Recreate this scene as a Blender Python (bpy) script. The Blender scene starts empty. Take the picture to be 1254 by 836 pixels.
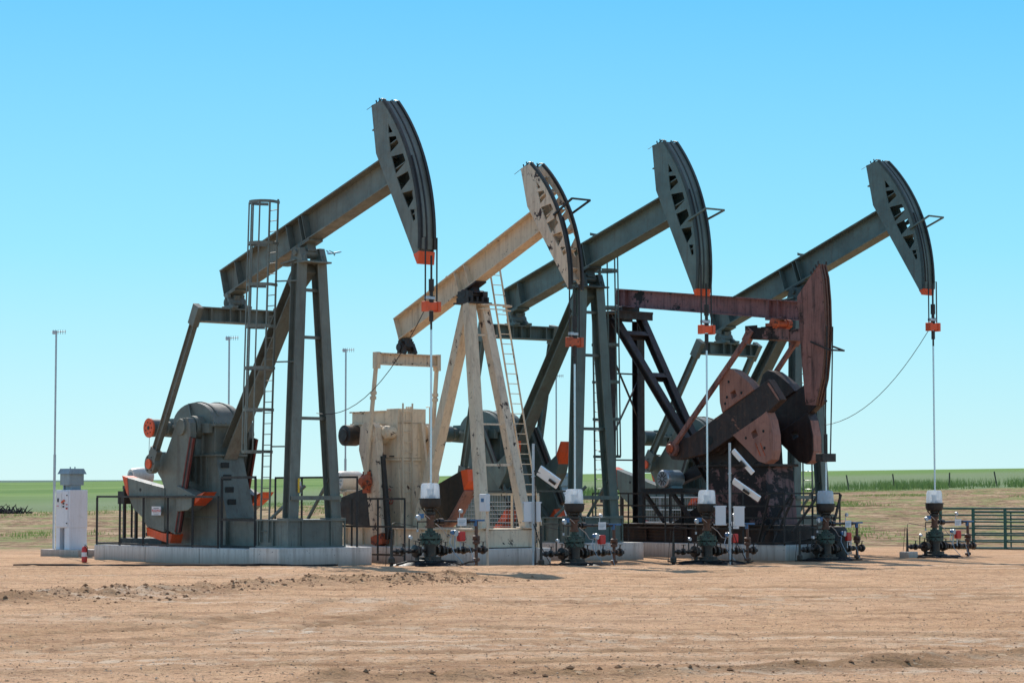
import bpy, math, random
import numpy as np
from mathutils import Vector, Matrix
from mathutils.geometry import tessellate_polygon
random.seed(7)
PI = math.pi
rad = math.radians
sc = bpy.context.scene
COL = sc.collection

# ------------------------------------------------------------------ materials
class NT:
    def __init__(s, name):
        s.m = bpy.data.materials.new(name); s.m.use_nodes = True
        s.t = s.m.node_tree; s.t.nodes.clear()
        s.out = s.n('ShaderNodeOutputMaterial')
        s.tc = s.n('ShaderNodeTexCoord')
    def n(s, typ, **k):
        o = s.t.nodes.new(typ)
        for a, b in k.items(): setattr(o, a, b)
        return o
    def l(s, a, b): s.t.links.new(a, b)
    def noise(s, scale, detail=4, rough=.55, co=None, stretch=None, dist=0):
        n = s.n('ShaderNodeTexNoise'); n.inputs['Scale'].default_value = scale
        n.inputs['Detail'].default_value = detail; n.inputs['Roughness'].default_value = rough
        n.inputs['Distortion'].default_value = dist
        src = co or s.tc.outputs['Object']
        if stretch:
            mp = s.n('ShaderNodeMapping'); mp.inputs['Scale'].default_value = stretch
            s.l(src, mp.inputs[0]); src = mp.outputs[0]
        s.l(src, n.inputs['Vector']); return n.outputs[0]
    def ramp(s, fac, stops, interp='LINEAR'):
        r = s.n('ShaderNodeValToRGB'); r.color_ramp.interpolation = interp
        e = r.color_ramp.elements
        while len(e) > 1: e.remove(e[-1])
        for i, (p, c) in enumerate(stops):
            x = e[0] if i == 0 else e.new(p)
            x.position = p; x.color = (c, c, c, 1) if isinstance(c, (int, float)) else (*c, 1)
        s.l(fac, r.inputs[0]); return r.outputs[0]
    def mix(s, fac, a, b, mode='MIX'):
        m = s.n('ShaderNodeMix', data_type='RGBA', blend_type=mode)
        for sock, v in ((m.inputs[0], fac), (m.inputs[6], a), (m.inputs[7], b)):
            if isinstance(v, (int, float)): sock.default_value = v
            elif isinstance(v, tuple): sock.default_value = (*v, 1)
            else: s.l(v, sock)
        return m.outputs[2]
    def math(s, op, a, b=0.0):
        m = s.n('ShaderNodeMath', operation=op)
        for sock, v in ((m.inputs[0], a), (m.inputs[1], b)):
            if isinstance(v, (int, float)): sock.default_value = v
            else: s.l(v, sock)
        return m.outputs[0]
    def bsdf(s, col, rough, metal=0, bump=None, bstr=.2, bdist=.02, spec=.5):
        b = s.n('ShaderNodeBsdfPrincipled')
        if isinstance(col, tuple): b.inputs['Base Color'].default_value = (*col, 1)
        else: s.l(col, b.inputs['Base Color'])
        if isinstance(rough, (int, float)): b.inputs['Roughness'].default_value = rough
        else: s.l(rough, b.inputs['Roughness'])
        b.inputs['Metallic'].default_value = metal
        b.inputs['Specular IOR Level'].default_value = spec
        if bump is not None:
            u = s.n('ShaderNodeBump'); u.inputs['Strength'].default_value = bstr
            u.inputs['Distance'].default_value = bdist
            s.l(bump, u.inputs['Height']); s.l(u.outputs[0], b.inputs['Normal'])
        s.b = b
        s.l(b.outputs[0], s.out.inputs[0]); return b

def paint(name, base, rough=.42, dirt=(.09,.07,.05), dirt_amt=.35, chip=None, chip_amt=.0, chip_scale=3.0, vary=.18, streak=.3, dust=(.36,.25,.17), dust_amt=.25):
    t = NT(name)
    big = t.noise(.9, 5, .6)
    c = t.mix(t.ramp(big, [(.3, 0), (.7, 1)]), tuple(x*(1-vary) for x in base), tuple(min(1, x*(1+vary)) for x in base))
    st = t.noise(2.2, 5, .65, stretch=(2.5, 2.5, .22))
    c = t.mix(t.math('MULTIPLY', t.ramp(st, [(.5, 0), (.72, 1)]), streak), c, dirt)
    sp = t.noise(7, 6, .7)
    c = t.mix(t.math('MULTIPLY', t.ramp(sp, [(.55, 0), (.75, 1)]), dirt_amt), c, dirt)
    # wind-blown dust settles on faces that look up
    s2_ = t.noise(5, 6, .7, stretch=(3, 3, .16)); c = t.mix(t.math('MULTIPLY', t.ramp(s2_, [(.56, 0), (.68, 1)]), streak*.9), c, tuple(x*.55 for x in dirt))
    e1 = t.noise(1.3, 8, .7, dist=.5); c = t.mix(t.ramp(e1, [(.60, 0), (.72, .45)]), c, tuple(x*.5 for x in base))
    g = t.n('ShaderNodeNewGeometry'); sep = t.n('ShaderNodeSeparateXYZ'); t.l(g.outputs['Normal'], sep.inputs[0])
    up = t.math('MULTIPLY', t.ramp(sep.outputs[2], [(.3, 0), (.9, 1)]), dust_amt)
    c = t.mix(up, c, dust)
    bump = t.noise(14, 4, .6)
    r = t.ramp(t.noise(5, 4, .6), [(.3, rough-.08), (.75, min(1, rough+.25))])
    if chip:
        ch = t.noise(chip_scale, 9, .72, dist=.35)
        e = .62 - chip_amt
        f = t.ramp(ch, [(e, 0), (e+.025, 1)])
        rust = t.ramp(t.noise(11, 4, .6), [(.3, chip), (.7, tuple(x*2.2 for x in chip))])
        c = t.mix(f, c, rust)
        bump = t.math('SUBTRACT', bump, t.math('MULTIPLY', f, .8))
        r = t.math('MAXIMUM', r, t.math('MULTIPLY', f, .8))
    t.bsdf(c, r, 0, bump, .25, .01)
    return t.m

def plain(name, col, rough=.5, metal=0, vary=.25, scale=6, bump=.15):
    t = NT(name)
    c = t.mix(t.noise(scale, 5, .65), tuple(x*(1-vary) for x in col), tuple(min(1, x*(1+vary)) for x in col))
    t.bsdf(c, rough, metal, t.noise(scale*4, 4, .6), bump, .01)
    return t.m

M = {}
M['green'] = paint('green_grey_paint', (.152,.164,.138), .40, dirt_amt=.55, streak=.55, vary=.25, chip=(.05,.03,.02), chip_amt=-.10, chip_scale=2.5)
M['green2'] = paint('teal_green_paint', (.108,.148,.130), .40, dirt_amt=.5, streak=.5, vary=.25, chip=(.05,.03,.02), chip_amt=-.10, chip_scale=2.5)
M['dgreen'] = paint('dark_green_paint', (.035,.05,.045), .45, dirt_amt=.3)
M['dark'] = paint('black_grease_steel', (.022,.02,.018), .5, dirt=(.1,.06,.035), dirt_amt=.4, dust_amt=.35)
M['rope'] = plain('wire_rope', (.035,.033,.032), .6, .3)
M['steel'] = plain('galvanised_steel', (.45,.47,.50), .38, .6)
M['rod'] = plain('polished_rod_steel', (.62,.68,.74), .25, .7, .1)
M['orange'] = paint('safety_orange_paint', (.82,.105,.022), .45, dirt_amt=.3, vary=.12, dust_amt=.15, chip=(.06,.03,.02), chip_amt=-.09, chip_scale=4)
M['oldorange'] = paint('rusty_orange_paint', (.50,.10,.035), .55, dirt_amt=.6, chip=(.07,.03,.02), chip_amt=.06, chip_scale=5)
M['cream'] = paint('chipped_cream_paint', (.75,.60,.42), .5, dirt=(.22,.10,.045), dirt_amt=.4, streak=.4, chip=(.035,.020,.016), chip_amt=.0, chip_scale=2.6, vary=.08, dust_amt=.2)
M['creamworn'] = paint('badly_chipped_cream_paint', (.74,.585,.42), .5, dirt=(.14,.06,.035), dirt_amt=.5, streak=.5, chip=(.03,.018,.016), chip_amt=.035, chip_scale=2.2, vary=.08)
M['brown'] = paint('faded_maroon_paint', (.15,.065,.055), .55, dirt=(.012,.010,.010), dirt_amt=.9, streak=.95, chip=(.010,.008,.008), chip_amt=.10, chip_scale=1.3, vary=.3, dust=(.3,.2,.15), dust_amt=.3)
M['brownhead'] = paint('rust_stained_maroon_paint', (.28,.13,.105), .6, dirt=(.03,.016,.014), dirt_amt=.8, streak=.95, chip=(.035,.018,.014), chip_amt=.02, chip_scale=1.6, vary=.25, dust_amt=.1)
M['beammaroon'] = paint('pinkish_maroon_paint', (.27,.125,.12), .55, dirt=(.015,.011,.011), dirt_amt=.85, streak=.75, chip=(.012,.010,.010), chip_amt=.05, chip_scale=1.0, vary=.2, dust_amt=.1)
M['rust'] = paint('rust_red_oxide', (.36,.17,.125), .6, dirt=(.06,.03,.028), dirt_amt=.5, streak=.5, chip=(.10,.04,.025), chip_amt=-.08, chip_scale=2, vary=.2, dust_amt=.2)
M['darkred'] = paint('dark_red_primer', (.16,.028,.02), .5)
M['armblack'] = paint('rubbed_black_steel', (.035,.024,.022), .5, dirt=(.15,.075,.045), dirt_amt=.8, streak=.5, chip=(.16,.075,.05), chip_amt=.0, chip_scale=1.5, dust=(.3,.18,.12), dust_amt=.5)
M['pedblack'] = paint('blackened_maroon', (.20,.10,.09), .55, dirt=(.012,.010,.010), dirt_amt=.9, streak=.95, chip=(.010,.008,.008), chip_amt=.13, chip_scale=.8, dust_amt=.1)
M['black'] = paint('oily_black_steel', (.02,.014,.013), .42, dirt=(.07,.04,.028), dirt_amt=.6, streak=.6, dust=(.2,.12,.08), dust_amt=.4)
M['white'] = paint('white_enamel', (.76,.77,.80), .35, dirt=(.3,.25,.2), dirt_amt=.2, vary=.04, streak=.15, dust_amt=.08)
M['motorwhite'] = paint('cream_white_enamel', (.78,.74,.66), .35, dirt=(.3,.2,.12), dirt_amt=.25, vary=.04, dust_amt=.1)
M['bluegrey'] = paint('blue_grey_enamel', (.26,.34,.37), .35, dirt_amt=.2)
M['blue'] = paint('blue_handle_paint', (.05,.16,.33), .4, dirt_amt=.3)
M['red'] = paint('red_enamel', (.62,.03,.022), .32, dirt_amt=.2, vary=.1, dust_amt=.1)
M['pipegreen'] = paint('gate_green_paint', (.015,.10,.075), .35, dirt_amt=.3, dust_amt=.15)
M['bodygreen'] = paint('wellhead_green_paint', (.045,.085,.062), .4, dirt=(.015,.011,.008), dirt_amt=.9, chip=(.015,.010,.008), chip_amt=.09, chip_scale=9)
M['oily'] = paint('oily_valve_iron', (.022,.016,.013), .3, dirt=(.11,.05,.028), dirt_amt=.8, chip=(.16,.07,.03), chip_amt=.0, chip_scale=8, dust_amt=.3)
M['rustpipe'] = paint('rusty_pipe', (.14,.065,.038), .6, dirt=(.03,.02,.018), dirt_amt=.8)
M['glass'] = plain('meter_glass', (.08,.09,.10), .1)
M['solar'] = plain('solar_cell_blue', (.03,.07,.18), .2, 0, .1)
M['wood'] = plain('weathered_wood', (.10,.075,.055), .8)
M['dead'] = plain('dead_brush', (.028,.022,.022), .9)
M['plane'] = plain('aircraft_skin', (.55,.62,.72), .4)
M['yellow'] = plain('yellow_label', (.75,.45,.02), .5)
M['printblack'] = plain('printed_ink', (.03,.03,.035), .6)
M['printred'] = plain('printed_red', (.6,.04,.03), .5)
M['panelwhite'] = plain('panel_housing_white', (.9,.89,.86), .5, 0, .05)
M['card'] = plain('white_card', (.72,.72,.72), .5, 0, .05)
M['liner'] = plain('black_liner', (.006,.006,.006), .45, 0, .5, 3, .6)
M['hose'] = plain('rubber_hose', (.025,.02,.018), .95)

t = NT('concrete')
c = t.mix(t.noise(1.2, 6, .65), (.60,.55,.49), (.77,.71,.64))
c = t.mix(t.math('MULTIPLY', t.ramp(t.noise(3, 5, .7, stretch=(3, 3, .2)), [(.46, 0), (.72, 1)]), .65), c, (.26,.20,.15))
c = t.mix(t.ramp(t.noise(16, 3, .5), [(.68, 0), (.72, 1)]), c, (.10,.09,.085))
g = t.n('ShaderNodeNewGeometry'); sp_ = t.n('ShaderNodeSeparateXYZ'); t.l(g.outputs['Position'], sp_.inputs[0])
zl = t.n('ShaderNodeMapRange'); zl.inputs[1].default_value = -.2; zl.inputs[2].default_value = .20; zl.inputs[3].default_value = .85; zl.inputs[4].default_value = 0
t.l(sp_.outputs[2], zl.inputs[0])
c = t.mix(zl.outputs[0], c, (.36,.24,.16))
t.bsdf(c, .85, 0, t.noise(20, 6, .7), .4, .01); M['concrete'] = t.m

t = NT('clear_plastic_dome')
pr = t.n('ShaderNodeBsdfPrincipled'); pr.inputs['Base Color'].default_value = (.80,.84,.88, 1); pr.inputs['Roughness'].default_value = .22
tr = t.n('ShaderNodeBsdfTranslucent'); tr.inputs[0].default_value = (.85,.9,.95, 1)
tp = t.n('ShaderNodeBsdfTransparent'); tp.inputs[0].default_value = (.92,.95,.97, 1)
m1 = t.n('ShaderNodeMixShader'); m1.inputs[0].default_value = .45; t.l(pr.outputs[0], m1.inputs[1]); t.l(tr.outputs[0], m1.inputs[2])
m2 = t.n('ShaderNodeMixShader'); t.l(t.ramp(t.noise(5, 4), [(.3, .50), (.7, .72)]), m2.inputs[0]); t.l(tp.outputs[0], m2.inputs[1]); t.l(m1.outputs[0], m2.inputs[2])
t.l(m2.outputs[0], t.out.inputs[0]); M['dome'] = t.m

t = NT('wire_mesh')
d1 = t.n('ShaderNodeBsdfPrincipled'); d1.inputs['Base Color'].default_value = (.25,.25,.24, 1)
wv = t.n('ShaderNodeTexBrick'); wv.offset = 0; wv.inputs['Scale'].default_value = 1; wv.inputs['Mortar Size'].default_value = .006
wv.inputs['Brick Width'].default_value = .06; wv.inputs['Row Height'].default_value = .06
mp = t.n('ShaderNodeMapping'); mp.inputs['Rotation'].default_value = (rad(90), 0, 0); t.l(t.tc.outputs['Object'], mp.inputs[0]); t.l(mp.outputs[0], wv.inputs[0])
tp = t.n('ShaderNodeBsdfTransparent'); mx = t.n('ShaderNodeMixShader')
t.l(wv.outputs['Fac'], mx.inputs[0]); t.l(tp.outputs[0], mx.inputs[1]); t.l(d1.outputs[0], mx.inputs[2]); t.l(mx.outputs[0], t.out.inputs[0])
M['mesh'] = t.m

def leafmat(name, a, b):
    t = NT(name); oi = t.noise(.35, 3)
    c = t.mix(t.ramp(oi, [(.35, 0), (.65, 1)]), a, b)
    b_ = t.bsdf(c, .7)
    tl = t.n('ShaderNodeBsdfTranslucent'); t.l(c, tl.inputs[0])
    mx = t.n('ShaderNodeMixShader'); mx.inputs[0].default_value = .35
    t.l(b_.outputs[0], mx.inputs[1]); t.l(tl.outputs[0], mx.inputs[2]); t.l(mx.outputs[0], t.out.inputs[0])
    return t.m
M['grass'] = leafmat('tall_grass', (.10,.17,.045), (.17,.25,.08))
M['weed'] = leafmat('weeds', (.14,.22,.045), (.24,.30,.09))

# ------------------------------------------------------------------ mesh builder
class MB:
    def __init__(s): s.v = []; s.f = []
    def add(s, vs, fs):
        o = len(s.v); s.v += [tuple(p) for p in vs]; s.f += [tuple(i+o for i in f) for f in fs]; return s
    def box(s, x0, x1, y0, y1, z0, z1):
        return s.add([(x0,y0,z0),(x1,y0,z0),(x1,y1,z0),(x0,y1,z0),(x0,y0,z1),(x1,y0,z1),(x1,y1,z1),(x0,y1,z1)],
                     [(0,3,2,1),(4,5,6,7),(0,1,5,4),(1,2,6,5),(2,3,7,6),(3,0,4,7)])
    def hexa(s, bot, top):
        return s.add(list(bot)+list(top), [(0,3,2,1),(4,5,6,7),(0,1,5,4),(1,2,6,5),(2,3,7,6),(3,0,4,7)])
    def bar(s, p0, p1, w, d, side=(0,1,0)):
        """rectangular bar, w along 'side', d across"""
        p0, p1 = Vector(p0), Vector(p1); a = (p1-p0).normalized()
        sd = Vector(side); sd = (sd-a*sd.dot(a)).normalized(); n = a.cross(sd)
        q = lambda p: [p-sd*w/2-n*d/2, p+sd*w/2-n*d/2, p+sd*w/2+n*d/2, p-sd*w/2+n*d/2]
        return s.add(q(p0)+q(p1), [(0,3,2,1),(4,5,6,7),(0,1,5,4),(1,2,6,5),(2,3,7,6),(3,0,4,7)])
    def ibeam(s, p0, p1, w, d, tf=.03, tw=.025, side=(0,1,0)):
        """flanges of width w (along side) a depth d apart"""
        p0, p1 = Vector(p0), Vector(p1); a = (p1-p0).normalized()
        sd = Vector(side); sd = (sd-a*sd.dot(a)).normalized(); n = a.cross(sd)
        h = d/2; prof = [(-w/2,-h),(w/2,-h),(w/2,-h+tf),(tw/2,-h+tf),(tw/2,h-tf),(w/2,h-tf),(w/2,h),(-w/2,h),(-w/2,h-tf),(-tw/2,h-tf),(-tw/2,-h+tf),(-w/2,-h+tf)]
        N = 12; vs = [p0+sd*x+n*y for x, y in prof]+[p1+sd*x+n*y for x, y in prof]
        fs = [(i, (i+1)%N, N+(i+1)%N, N+i) for i in range(N)]
        for o in (0, N):
            for q in ((0,1,2,11),(2,3,10,11),(3,4,9,10),(4,5,8,9),(5,6,7,8)): fs.append(tuple(i+o for i in (q if o else q[::-1])))
        return s.add(vs, fs)
    def tube(s, pts, r, n=8, cap=True):
        pts = [Vector(p) for p in pts]; rs = r if isinstance(r, (list, tuple)) else [r]*len(pts)
        vs = []; up = None
        for i, p in enumerate(pts):
            a = (pts[min(i+1, len(pts)-1)]-pts[max(i-1, 0)])
            a = a.normalized() if a.length > 1e-9 else Vector((0,0,1))
            if up is None:
                up = Vector((0,0,1)) if abs(a.z) < .9 else Vector((1,0,0))
            x = (up-a*up.dot(a)).normalized(); y = a.cross(x); up = x
            for k in range(n):
                t_ = 2*PI*k/n; vs.append(p+(x*math.cos(t_)+y*math.sin(t_))*rs[i])
        fs = []
        for i in range(len(pts)-1):
            for k in range(n): fs.append((i*n+k, i*n+(k+1)%n, (i+1)*n+(k+1)%n, (i+1)*n+k))
        if cap: fs += [tuple(range(n))[::-1], tuple((len(pts)-1)*n+k for k in range(n))]
        return s.add(vs, fs)
    def lathe(s, prof, c=(0,0,0), axis='z', n=20):
        """prof: (radius, height) pairs"""
        ax = {'x': Vector((1,0,0)), 'y': Vector((0,1,0)), 'z': Vector((0,0,1))}[axis] if isinstance(axis, str) else Vector(axis).normalized()
        e = Vector((0,0,1)) if abs(ax.z) < .9 else Vector((1,0,0))
        x = (e-ax*e.dot(ax)).normalized(); y = ax.cross(x); c = Vector(c); vs = []
        for r, h in prof:
            for k in range(n):
                t_ = 2*PI*k/n; vs.append(c+ax*h+(x*math.cos(t_)+y*math.sin(t_))*max(r, 1e-4))
        fs = [(i*n+k, i*n+(k+1)%n, (i+1)*n+(k+1)%n, (i+1)*n+k) for i in range(len(prof)-1) for k in range(n)]
        fs += [tuple(range(n))[::-1], tuple((len(prof)-1)*n+k for k in range(n))]
        return s.add(vs, fs)
    def plate(s, poly, v0, v1, holes=(), fn=None):
        """polygon in (u,z), extruded sideways from v0 to v1, with real holes"""
        fn = fn or (lambda u, v, z: (u, v, z))
        loops = [list(poly)]+[list(h) for h in holes]
        flat = [p for l in loops for p in l]; N = len(flat)
        tris = tessellate_polygon([[Vector((p[0], p[1], 0)) for p in l] for l in loops])
        vs = [fn(p[0], v0, p[1]) for p in flat]+[fn(p[0], v1, p[1]) for p in flat]
        fs = []
        if holes:
            fs += [t_ for t_ in tris]+[tuple(i+N for i in t_[::-1]) for t_ in tris]
        else:
            fs += [t_ for t_ in tris]+[tuple(i+N for i in t_[::-1]) for t_ in tris]
        o = 0
        for l in loops:
            k = len(l)
            for i in range(k): fs.append((o+i, o+(i+1)%k, N+o+(i+1)%k, N+o+i))
            o += k
        return s.add(vs, fs)
    def build(s, name, mat, parent=None, off=(0,0,0), smooth=True, bevel=0, fix=True):
        me = bpy.data.meshes.new(name); me.from_pydata([tuple(p) for p in s.v], [], s.f)
        mats = mat if isinstance(mat, list) else [mat]
        for m_ in mats: me.materials.append(m_)
        if fix:
            import bmesh
            bm = bmesh.new(); bm.from_mesh(me); bmesh.ops.recalc_face_normals(bm, faces=bm.faces); bm.to_mesh(me); bm.free()
        if smooth:
            me.shade_smooth(); me.set_sharp_from_angle(angle=rad(32))
        o = bpy.data.objects.new(name, me); COL.objects.link(o)
        if parent: o.parent = parent
        o.location = off
        if bevel:
            b = o.modifiers.new('bevel', 'BEVEL'); b.width = bevel; b.segments = 2; b.limit_method = 'ANGLE'; b.angle_limit = rad(40)
        return o

def tag(o, label=None, cat=None, group=None, kind=None):
    if label: o['label'] = label
    if cat: o['category'] = cat
    if group: o['group'] = group
    if kind: o['kind'] = kind
    return o
def empty(name, loc, rz=0):
    o = bpy.data.objects.new(name, None); COL.objects.link(o); o.location = loc; o.rotation_euler = (0,0,rz)
    o.empty_display_size = .3; return o
def kids(o): return [c for c in bpy.data.objects if c.parent == o]
def copy_tree(o, parent=None):
    c = o.copy(); COL.objects.link(c); c.parent = parent
    for ch in kids(o): copy_tree(ch, c)
    return c

# five wells in a row that runs to the right and away; pumps stand square to it
WELLS = [(-2.174, 64.0), (1.738, 67.33), (5.712, 70.66), (9.625, 73.98), (13.55, 77.31)]

class Unit:
    """A pump: coordinates u along the beam (well at 0), v across, z up; the Empty sits at the base"""
    def __init__(s, name, i, yaw, ub=-6.0):
        a = rad(yaw); x, y = WELLS[i]
        s.root = empty(name, (x+ub*math.cos(a), y-ub*math.sin(a), 0), -a); s.ub = ub
        s.sub = {}
    def b(s, mb, name, mat, parent=None, **k):
        if parent is None: return mb.build(name, mat, s.root, off=(-s.ub, 0, 0), **k)
        return mb.build(name, mat, parent, **k)
def world_of(i, yaw, u, v):
    a = rad(yaw); x, y = WELLS[i]
    return x+u*math.cos(a)+v*math.sin(a), y-u*math.sin(a)+v*math.cos(a)

def beamframe(piv, tau):
    c, s_ = math.cos(rad(tau)), math.sin(rad(tau))
    return lambda x, v, y: (piv[0]+x*c-y*s_, v, piv[1]+x*s_+y*c)
def bolts(mb, cx, cz, r, v, n, br=.025, h=.03, rot=0):
    for k in range(n):
        t_ = 2*PI*k/n+rot
        mb.lathe([(br, 0), (br, h)], (cx+r*math.cos(t_), v, cz+r*math.sin(t_)), (0, -1, 0), 6)

HOLES = [[(4.96,1.86),(5.06,1.60),(4.90,1.64)], [(4.89,1.49),(5.15,1.40),(5.2,1.19),(4.85,1.11)],
         [(4.86,.91),(5.30,.80),(5.34,.57),(4.9,.45)], [(4.92,.27),(5.36,.24),(5.39,.04),(4.98,-.09)],
         [(5.02,-.25),(5.42,-.34),(5.43,-.51),(5.13,-.68)], [(5.19,-.82),(5.39,-.89),(5.37,-1.10),(5.22,-1.12)]]

HOLES = [[(sum(p[0] for p in h)/len(h)+(x-sum(p[0] for p in h)/len(h))*1.18, sum(p[1] for p in h)/len(h)+(y-sum(p[1] for p in h)/len(h))*1.18) for x, y in h] for h in HOLES]
def horse_head(U_, BF, k, mat, matrim, closed, tip, w=.26, bracket=False, holes=HOLES, rear=None, worn=None):
    R = 5.6*k
    arc = [(R*math.cos(rad(a)), R*math.sin(rad(a))) for a in np.linspace(28, -24.8, 26)]
    rear = rear or [(5.03*k,-2.33*k), (4.19*k,1.32*k), (4.39*k,2.70*k)]
    ft = None
    hs = [[(x*k, y*k) for x, y in h] for h in holes]
    # side plates stop just above the painted tip
    cut = -tip*k if tip else -9
    up = [p for p in arc if p[1] > cut]
    def rearx(y):
        p, q = rear[0], rear[1]; return p[0]+(q[0]-p[0])*(y-p[1])/(q[1]-p[1])
    poly = [(x-.03, y) for x, y in up]+([(rearx(cut), cut), rear[1], rear[2]] if tip else rear)
    if tip: poly.insert(len(up), (math.sqrt(R*R-cut*cut)-.03, cut))
    mb = MB()
    for sgn in (-1, 1): mb.plate(poly, sgn*w, sgn*(w-.03), hs, BF)
    # inner ribs that close the windows from behind
    if closed:
        a2 = [(x-.10, y) for x, y in arc]
        mb.plate([*a2[1:-1], *[(x-.12, y) for x, y in a2[1:-1][::-1]]], -w+.032, w-.032, (), BF)
    # back plate
    mb.plate([(rear[1][0], rear[1][1]), (rear[1][0]+.03, rear[1][1]), (rear[0][0]+.06, rear[0][1]+.3), (rear[0][0]+.03, rear[0][1]+.3)], -w+.032, w-.032, (), BF)
    mb.plate([(rear[2][0], rear[2][1]-.02), (rear[1][0]+.002, rear[1][1]+.03), (rear[1][0]+.03, rear[1][1]+.03), (rear[2][0]+.03, rear[2][1]-.02)], -w+.032, w-.032, (), BF)
    # cross ribs seen through the front or the windows
    for a in (22, 14, 6, -2, -10, -17):
        r0 = R-.13; x, y = r0*math.cos(rad(a)), r0*math.sin(rad(a)); x1 = max(rearx(y)+.05, x-(.9 if closed else .5)*k)
        mb.plate([(x, y), (x1, y-.03), (x1, y), (x, y+.03)], -w+.033, w-.033, (), BF)
    head = U_.b(mb, 'horse_head', mat, smooth=False)
    # curved rails the wire rope lies on
    rl = MB(); q = [(x, y) for x, y in arc if y > cut or not tip]
    if closed:
        q2 = [((R-.05)*math.cos(math.atan2(y, x)), (R-.05)*math.sin(math.atan2(y, x))) for x, y in q]
        rl.plate(q+q2[::-1], -.02, .02, (), BF)
    for sgn in (-1, 1):
        v = sgn*(w+.0)
        q3 = [((R+.035)*math.cos(math.atan2(y, x)), (R+.035)*math.sin(math.atan2(y, x))) for x, y in q]
        q4 = [((R-.05)*math.cos(math.atan2(y, x)), (R-.05)*math.sin(math.atan2(y, x))) for x, y in q]
        rl.plate(q3+q4[::-1], v-sgn*.002-(.05 if sgn > 0 else -.05), v+sgn*.02, (), BF)
    rl.build('rope_rail', matrim, head, smooth=False)
    if closed:
        fp = MB(); q5 = [((R-.02)*math.cos(math.atan2(y, x)), (R-.02)*math.sin(math.atan2(y, x))) for x, y in q]
        q6 = [((R-.07)*math.cos(math.atan2(y, x)), (R-.07)*math.sin(math.atan2(y, x))) for x, y in q]
        for sgn in (-1, 1):
            a, b = sorted((sgn*.021, sgn*(w-.055))); fp.plate(q5+q6[::-1], a, b, (), BF)
        fp.build('face_plate', mat, head, smooth=False)
    if tip:
        tp_ = MB(); low = [p for p in arc if p[1] <= cut]
        poly = [(math.sqrt(R*R-cut*cut), cut-.004)]+low+[rear[0], (rearx(cut), cut-.004)]
        tp_.plate(poly, -w-.012, w+.012, (), BF)
        tp_.build('orange_tip', M['orange'], head, smooth=False)
    # rope clamps on the crown
    cl = MB(); x, y = R*math.cos(rad(28)), R*math.sin(rad(28))
    for v in (-w+.04, w-.04):
        cl.tube([BF(x-.5, v, y+.02), BF(x-.1, v, y+.07), BF(x+.05, v, y-.02)], .022, 6)
        for d in (.35, .2): cl.tube([BF(x-d, v, y), BF(x-d, v, y+.14)], .02, 6)
    cl.tube([BF(x-.75, -w-.02, y+.03), BF(x-.3, -w+.02, y+.05)], .008, 5)
    cl.build('rope_clamp', M['dark'], head)
    if bracket:
        br = MB(); x = R*math.cos(0)-.25*k; y0 = bracket
        pts = [BF(x, -w-.03, y0), BF(x+.95, -w-.10, y0+.02), BF(x+.95, w+.10, y0+.02), BF(x, w+.03, y0)]
        for a, b in zip(pts, pts[1:]): br.bar(a, b, .05, .05, (0,0,1))
        br.build('bracket', matrim if not closed else mat, head, smooth=False)
    return head

def hanger(U_, zc, zt, R, w, wclamp, arcf, mt='orange', zrod=1.95):
    rp = MB()
    for v in (-w*.75, w*.75):
        pts = [(.02, v, zc+.05), (.02, v, zt)]+[arcf(a, v) for a in range(0, 27, 3)]
        rp.tube(pts, .022, 6)
    pts = [(.06, 0, zt-.55), (.06, 0, zt)]+[arcf(a, 0) for a in (0, 4, 7)]
    U_.b(rp, 'bridle_rope', M['rope'])
    cb = MB(); cb.box(-.05, .11, -.22, .22, zc-.11, zc+.09)
    for v in (-.20, .20): cb.box(-.08, .14, v-.055, v+.055, zc-.15, zc+.12)
    c = U_.b(cb, 'carrier_bar', M[mt], bevel=.012)
    k = MB(); k.lathe([(.07,0),(.07,.1),(.1,.1),(.1,.17),(.05,.17),(.05,.30),(.075,.30),(.075,.62),(.03,.62),(.03,1.25)], (.03,0,zc+.1), 'z', 10)
    k.lathe([(.06,0),(.06,-.28),(.03,-.28),(.03,-.5)], (.03,0,zc-.13), 'z', 10)
    k.build('rod_clamp', M['dark'], c)
    lc = MB(); lc.lathe([(.11,0),(.11,.07)], (.03,0,zc+.175), 'z', 12); lc.box(-.02,.1,-.2,-.08,zc+.18,zc+.26)
    lc.build('load_cell', M['steel'], c)
    r = MB(); r.tube([(.03,0,zrod),(.03,0,zc-.55)], .028, 8)
    U_.b(r, 'polished_rod', M['rod'])

def ladder_mesh(mb, p0, p1, wdir, width=.42, rr=.022, step=.305):
    p0, p1, wd = Vector(p0), Vector(p1), Vector(wdir).normalized()*width/2
    mb.bar(p0-wd, p1-wd, .05, .03, (p1-p0).cross(wd)); mb.bar(p0+wd, p1+wd, .05, .03, (p1-p0).cross(wd))
    L_ = (p1-p0).length; n = int(L_/step)
    for k in range(1, n+1):
        q = p0+(p1-p0)*(k*step/L_); mb.tube([q-wd, q+wd], .013, 5)

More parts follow.
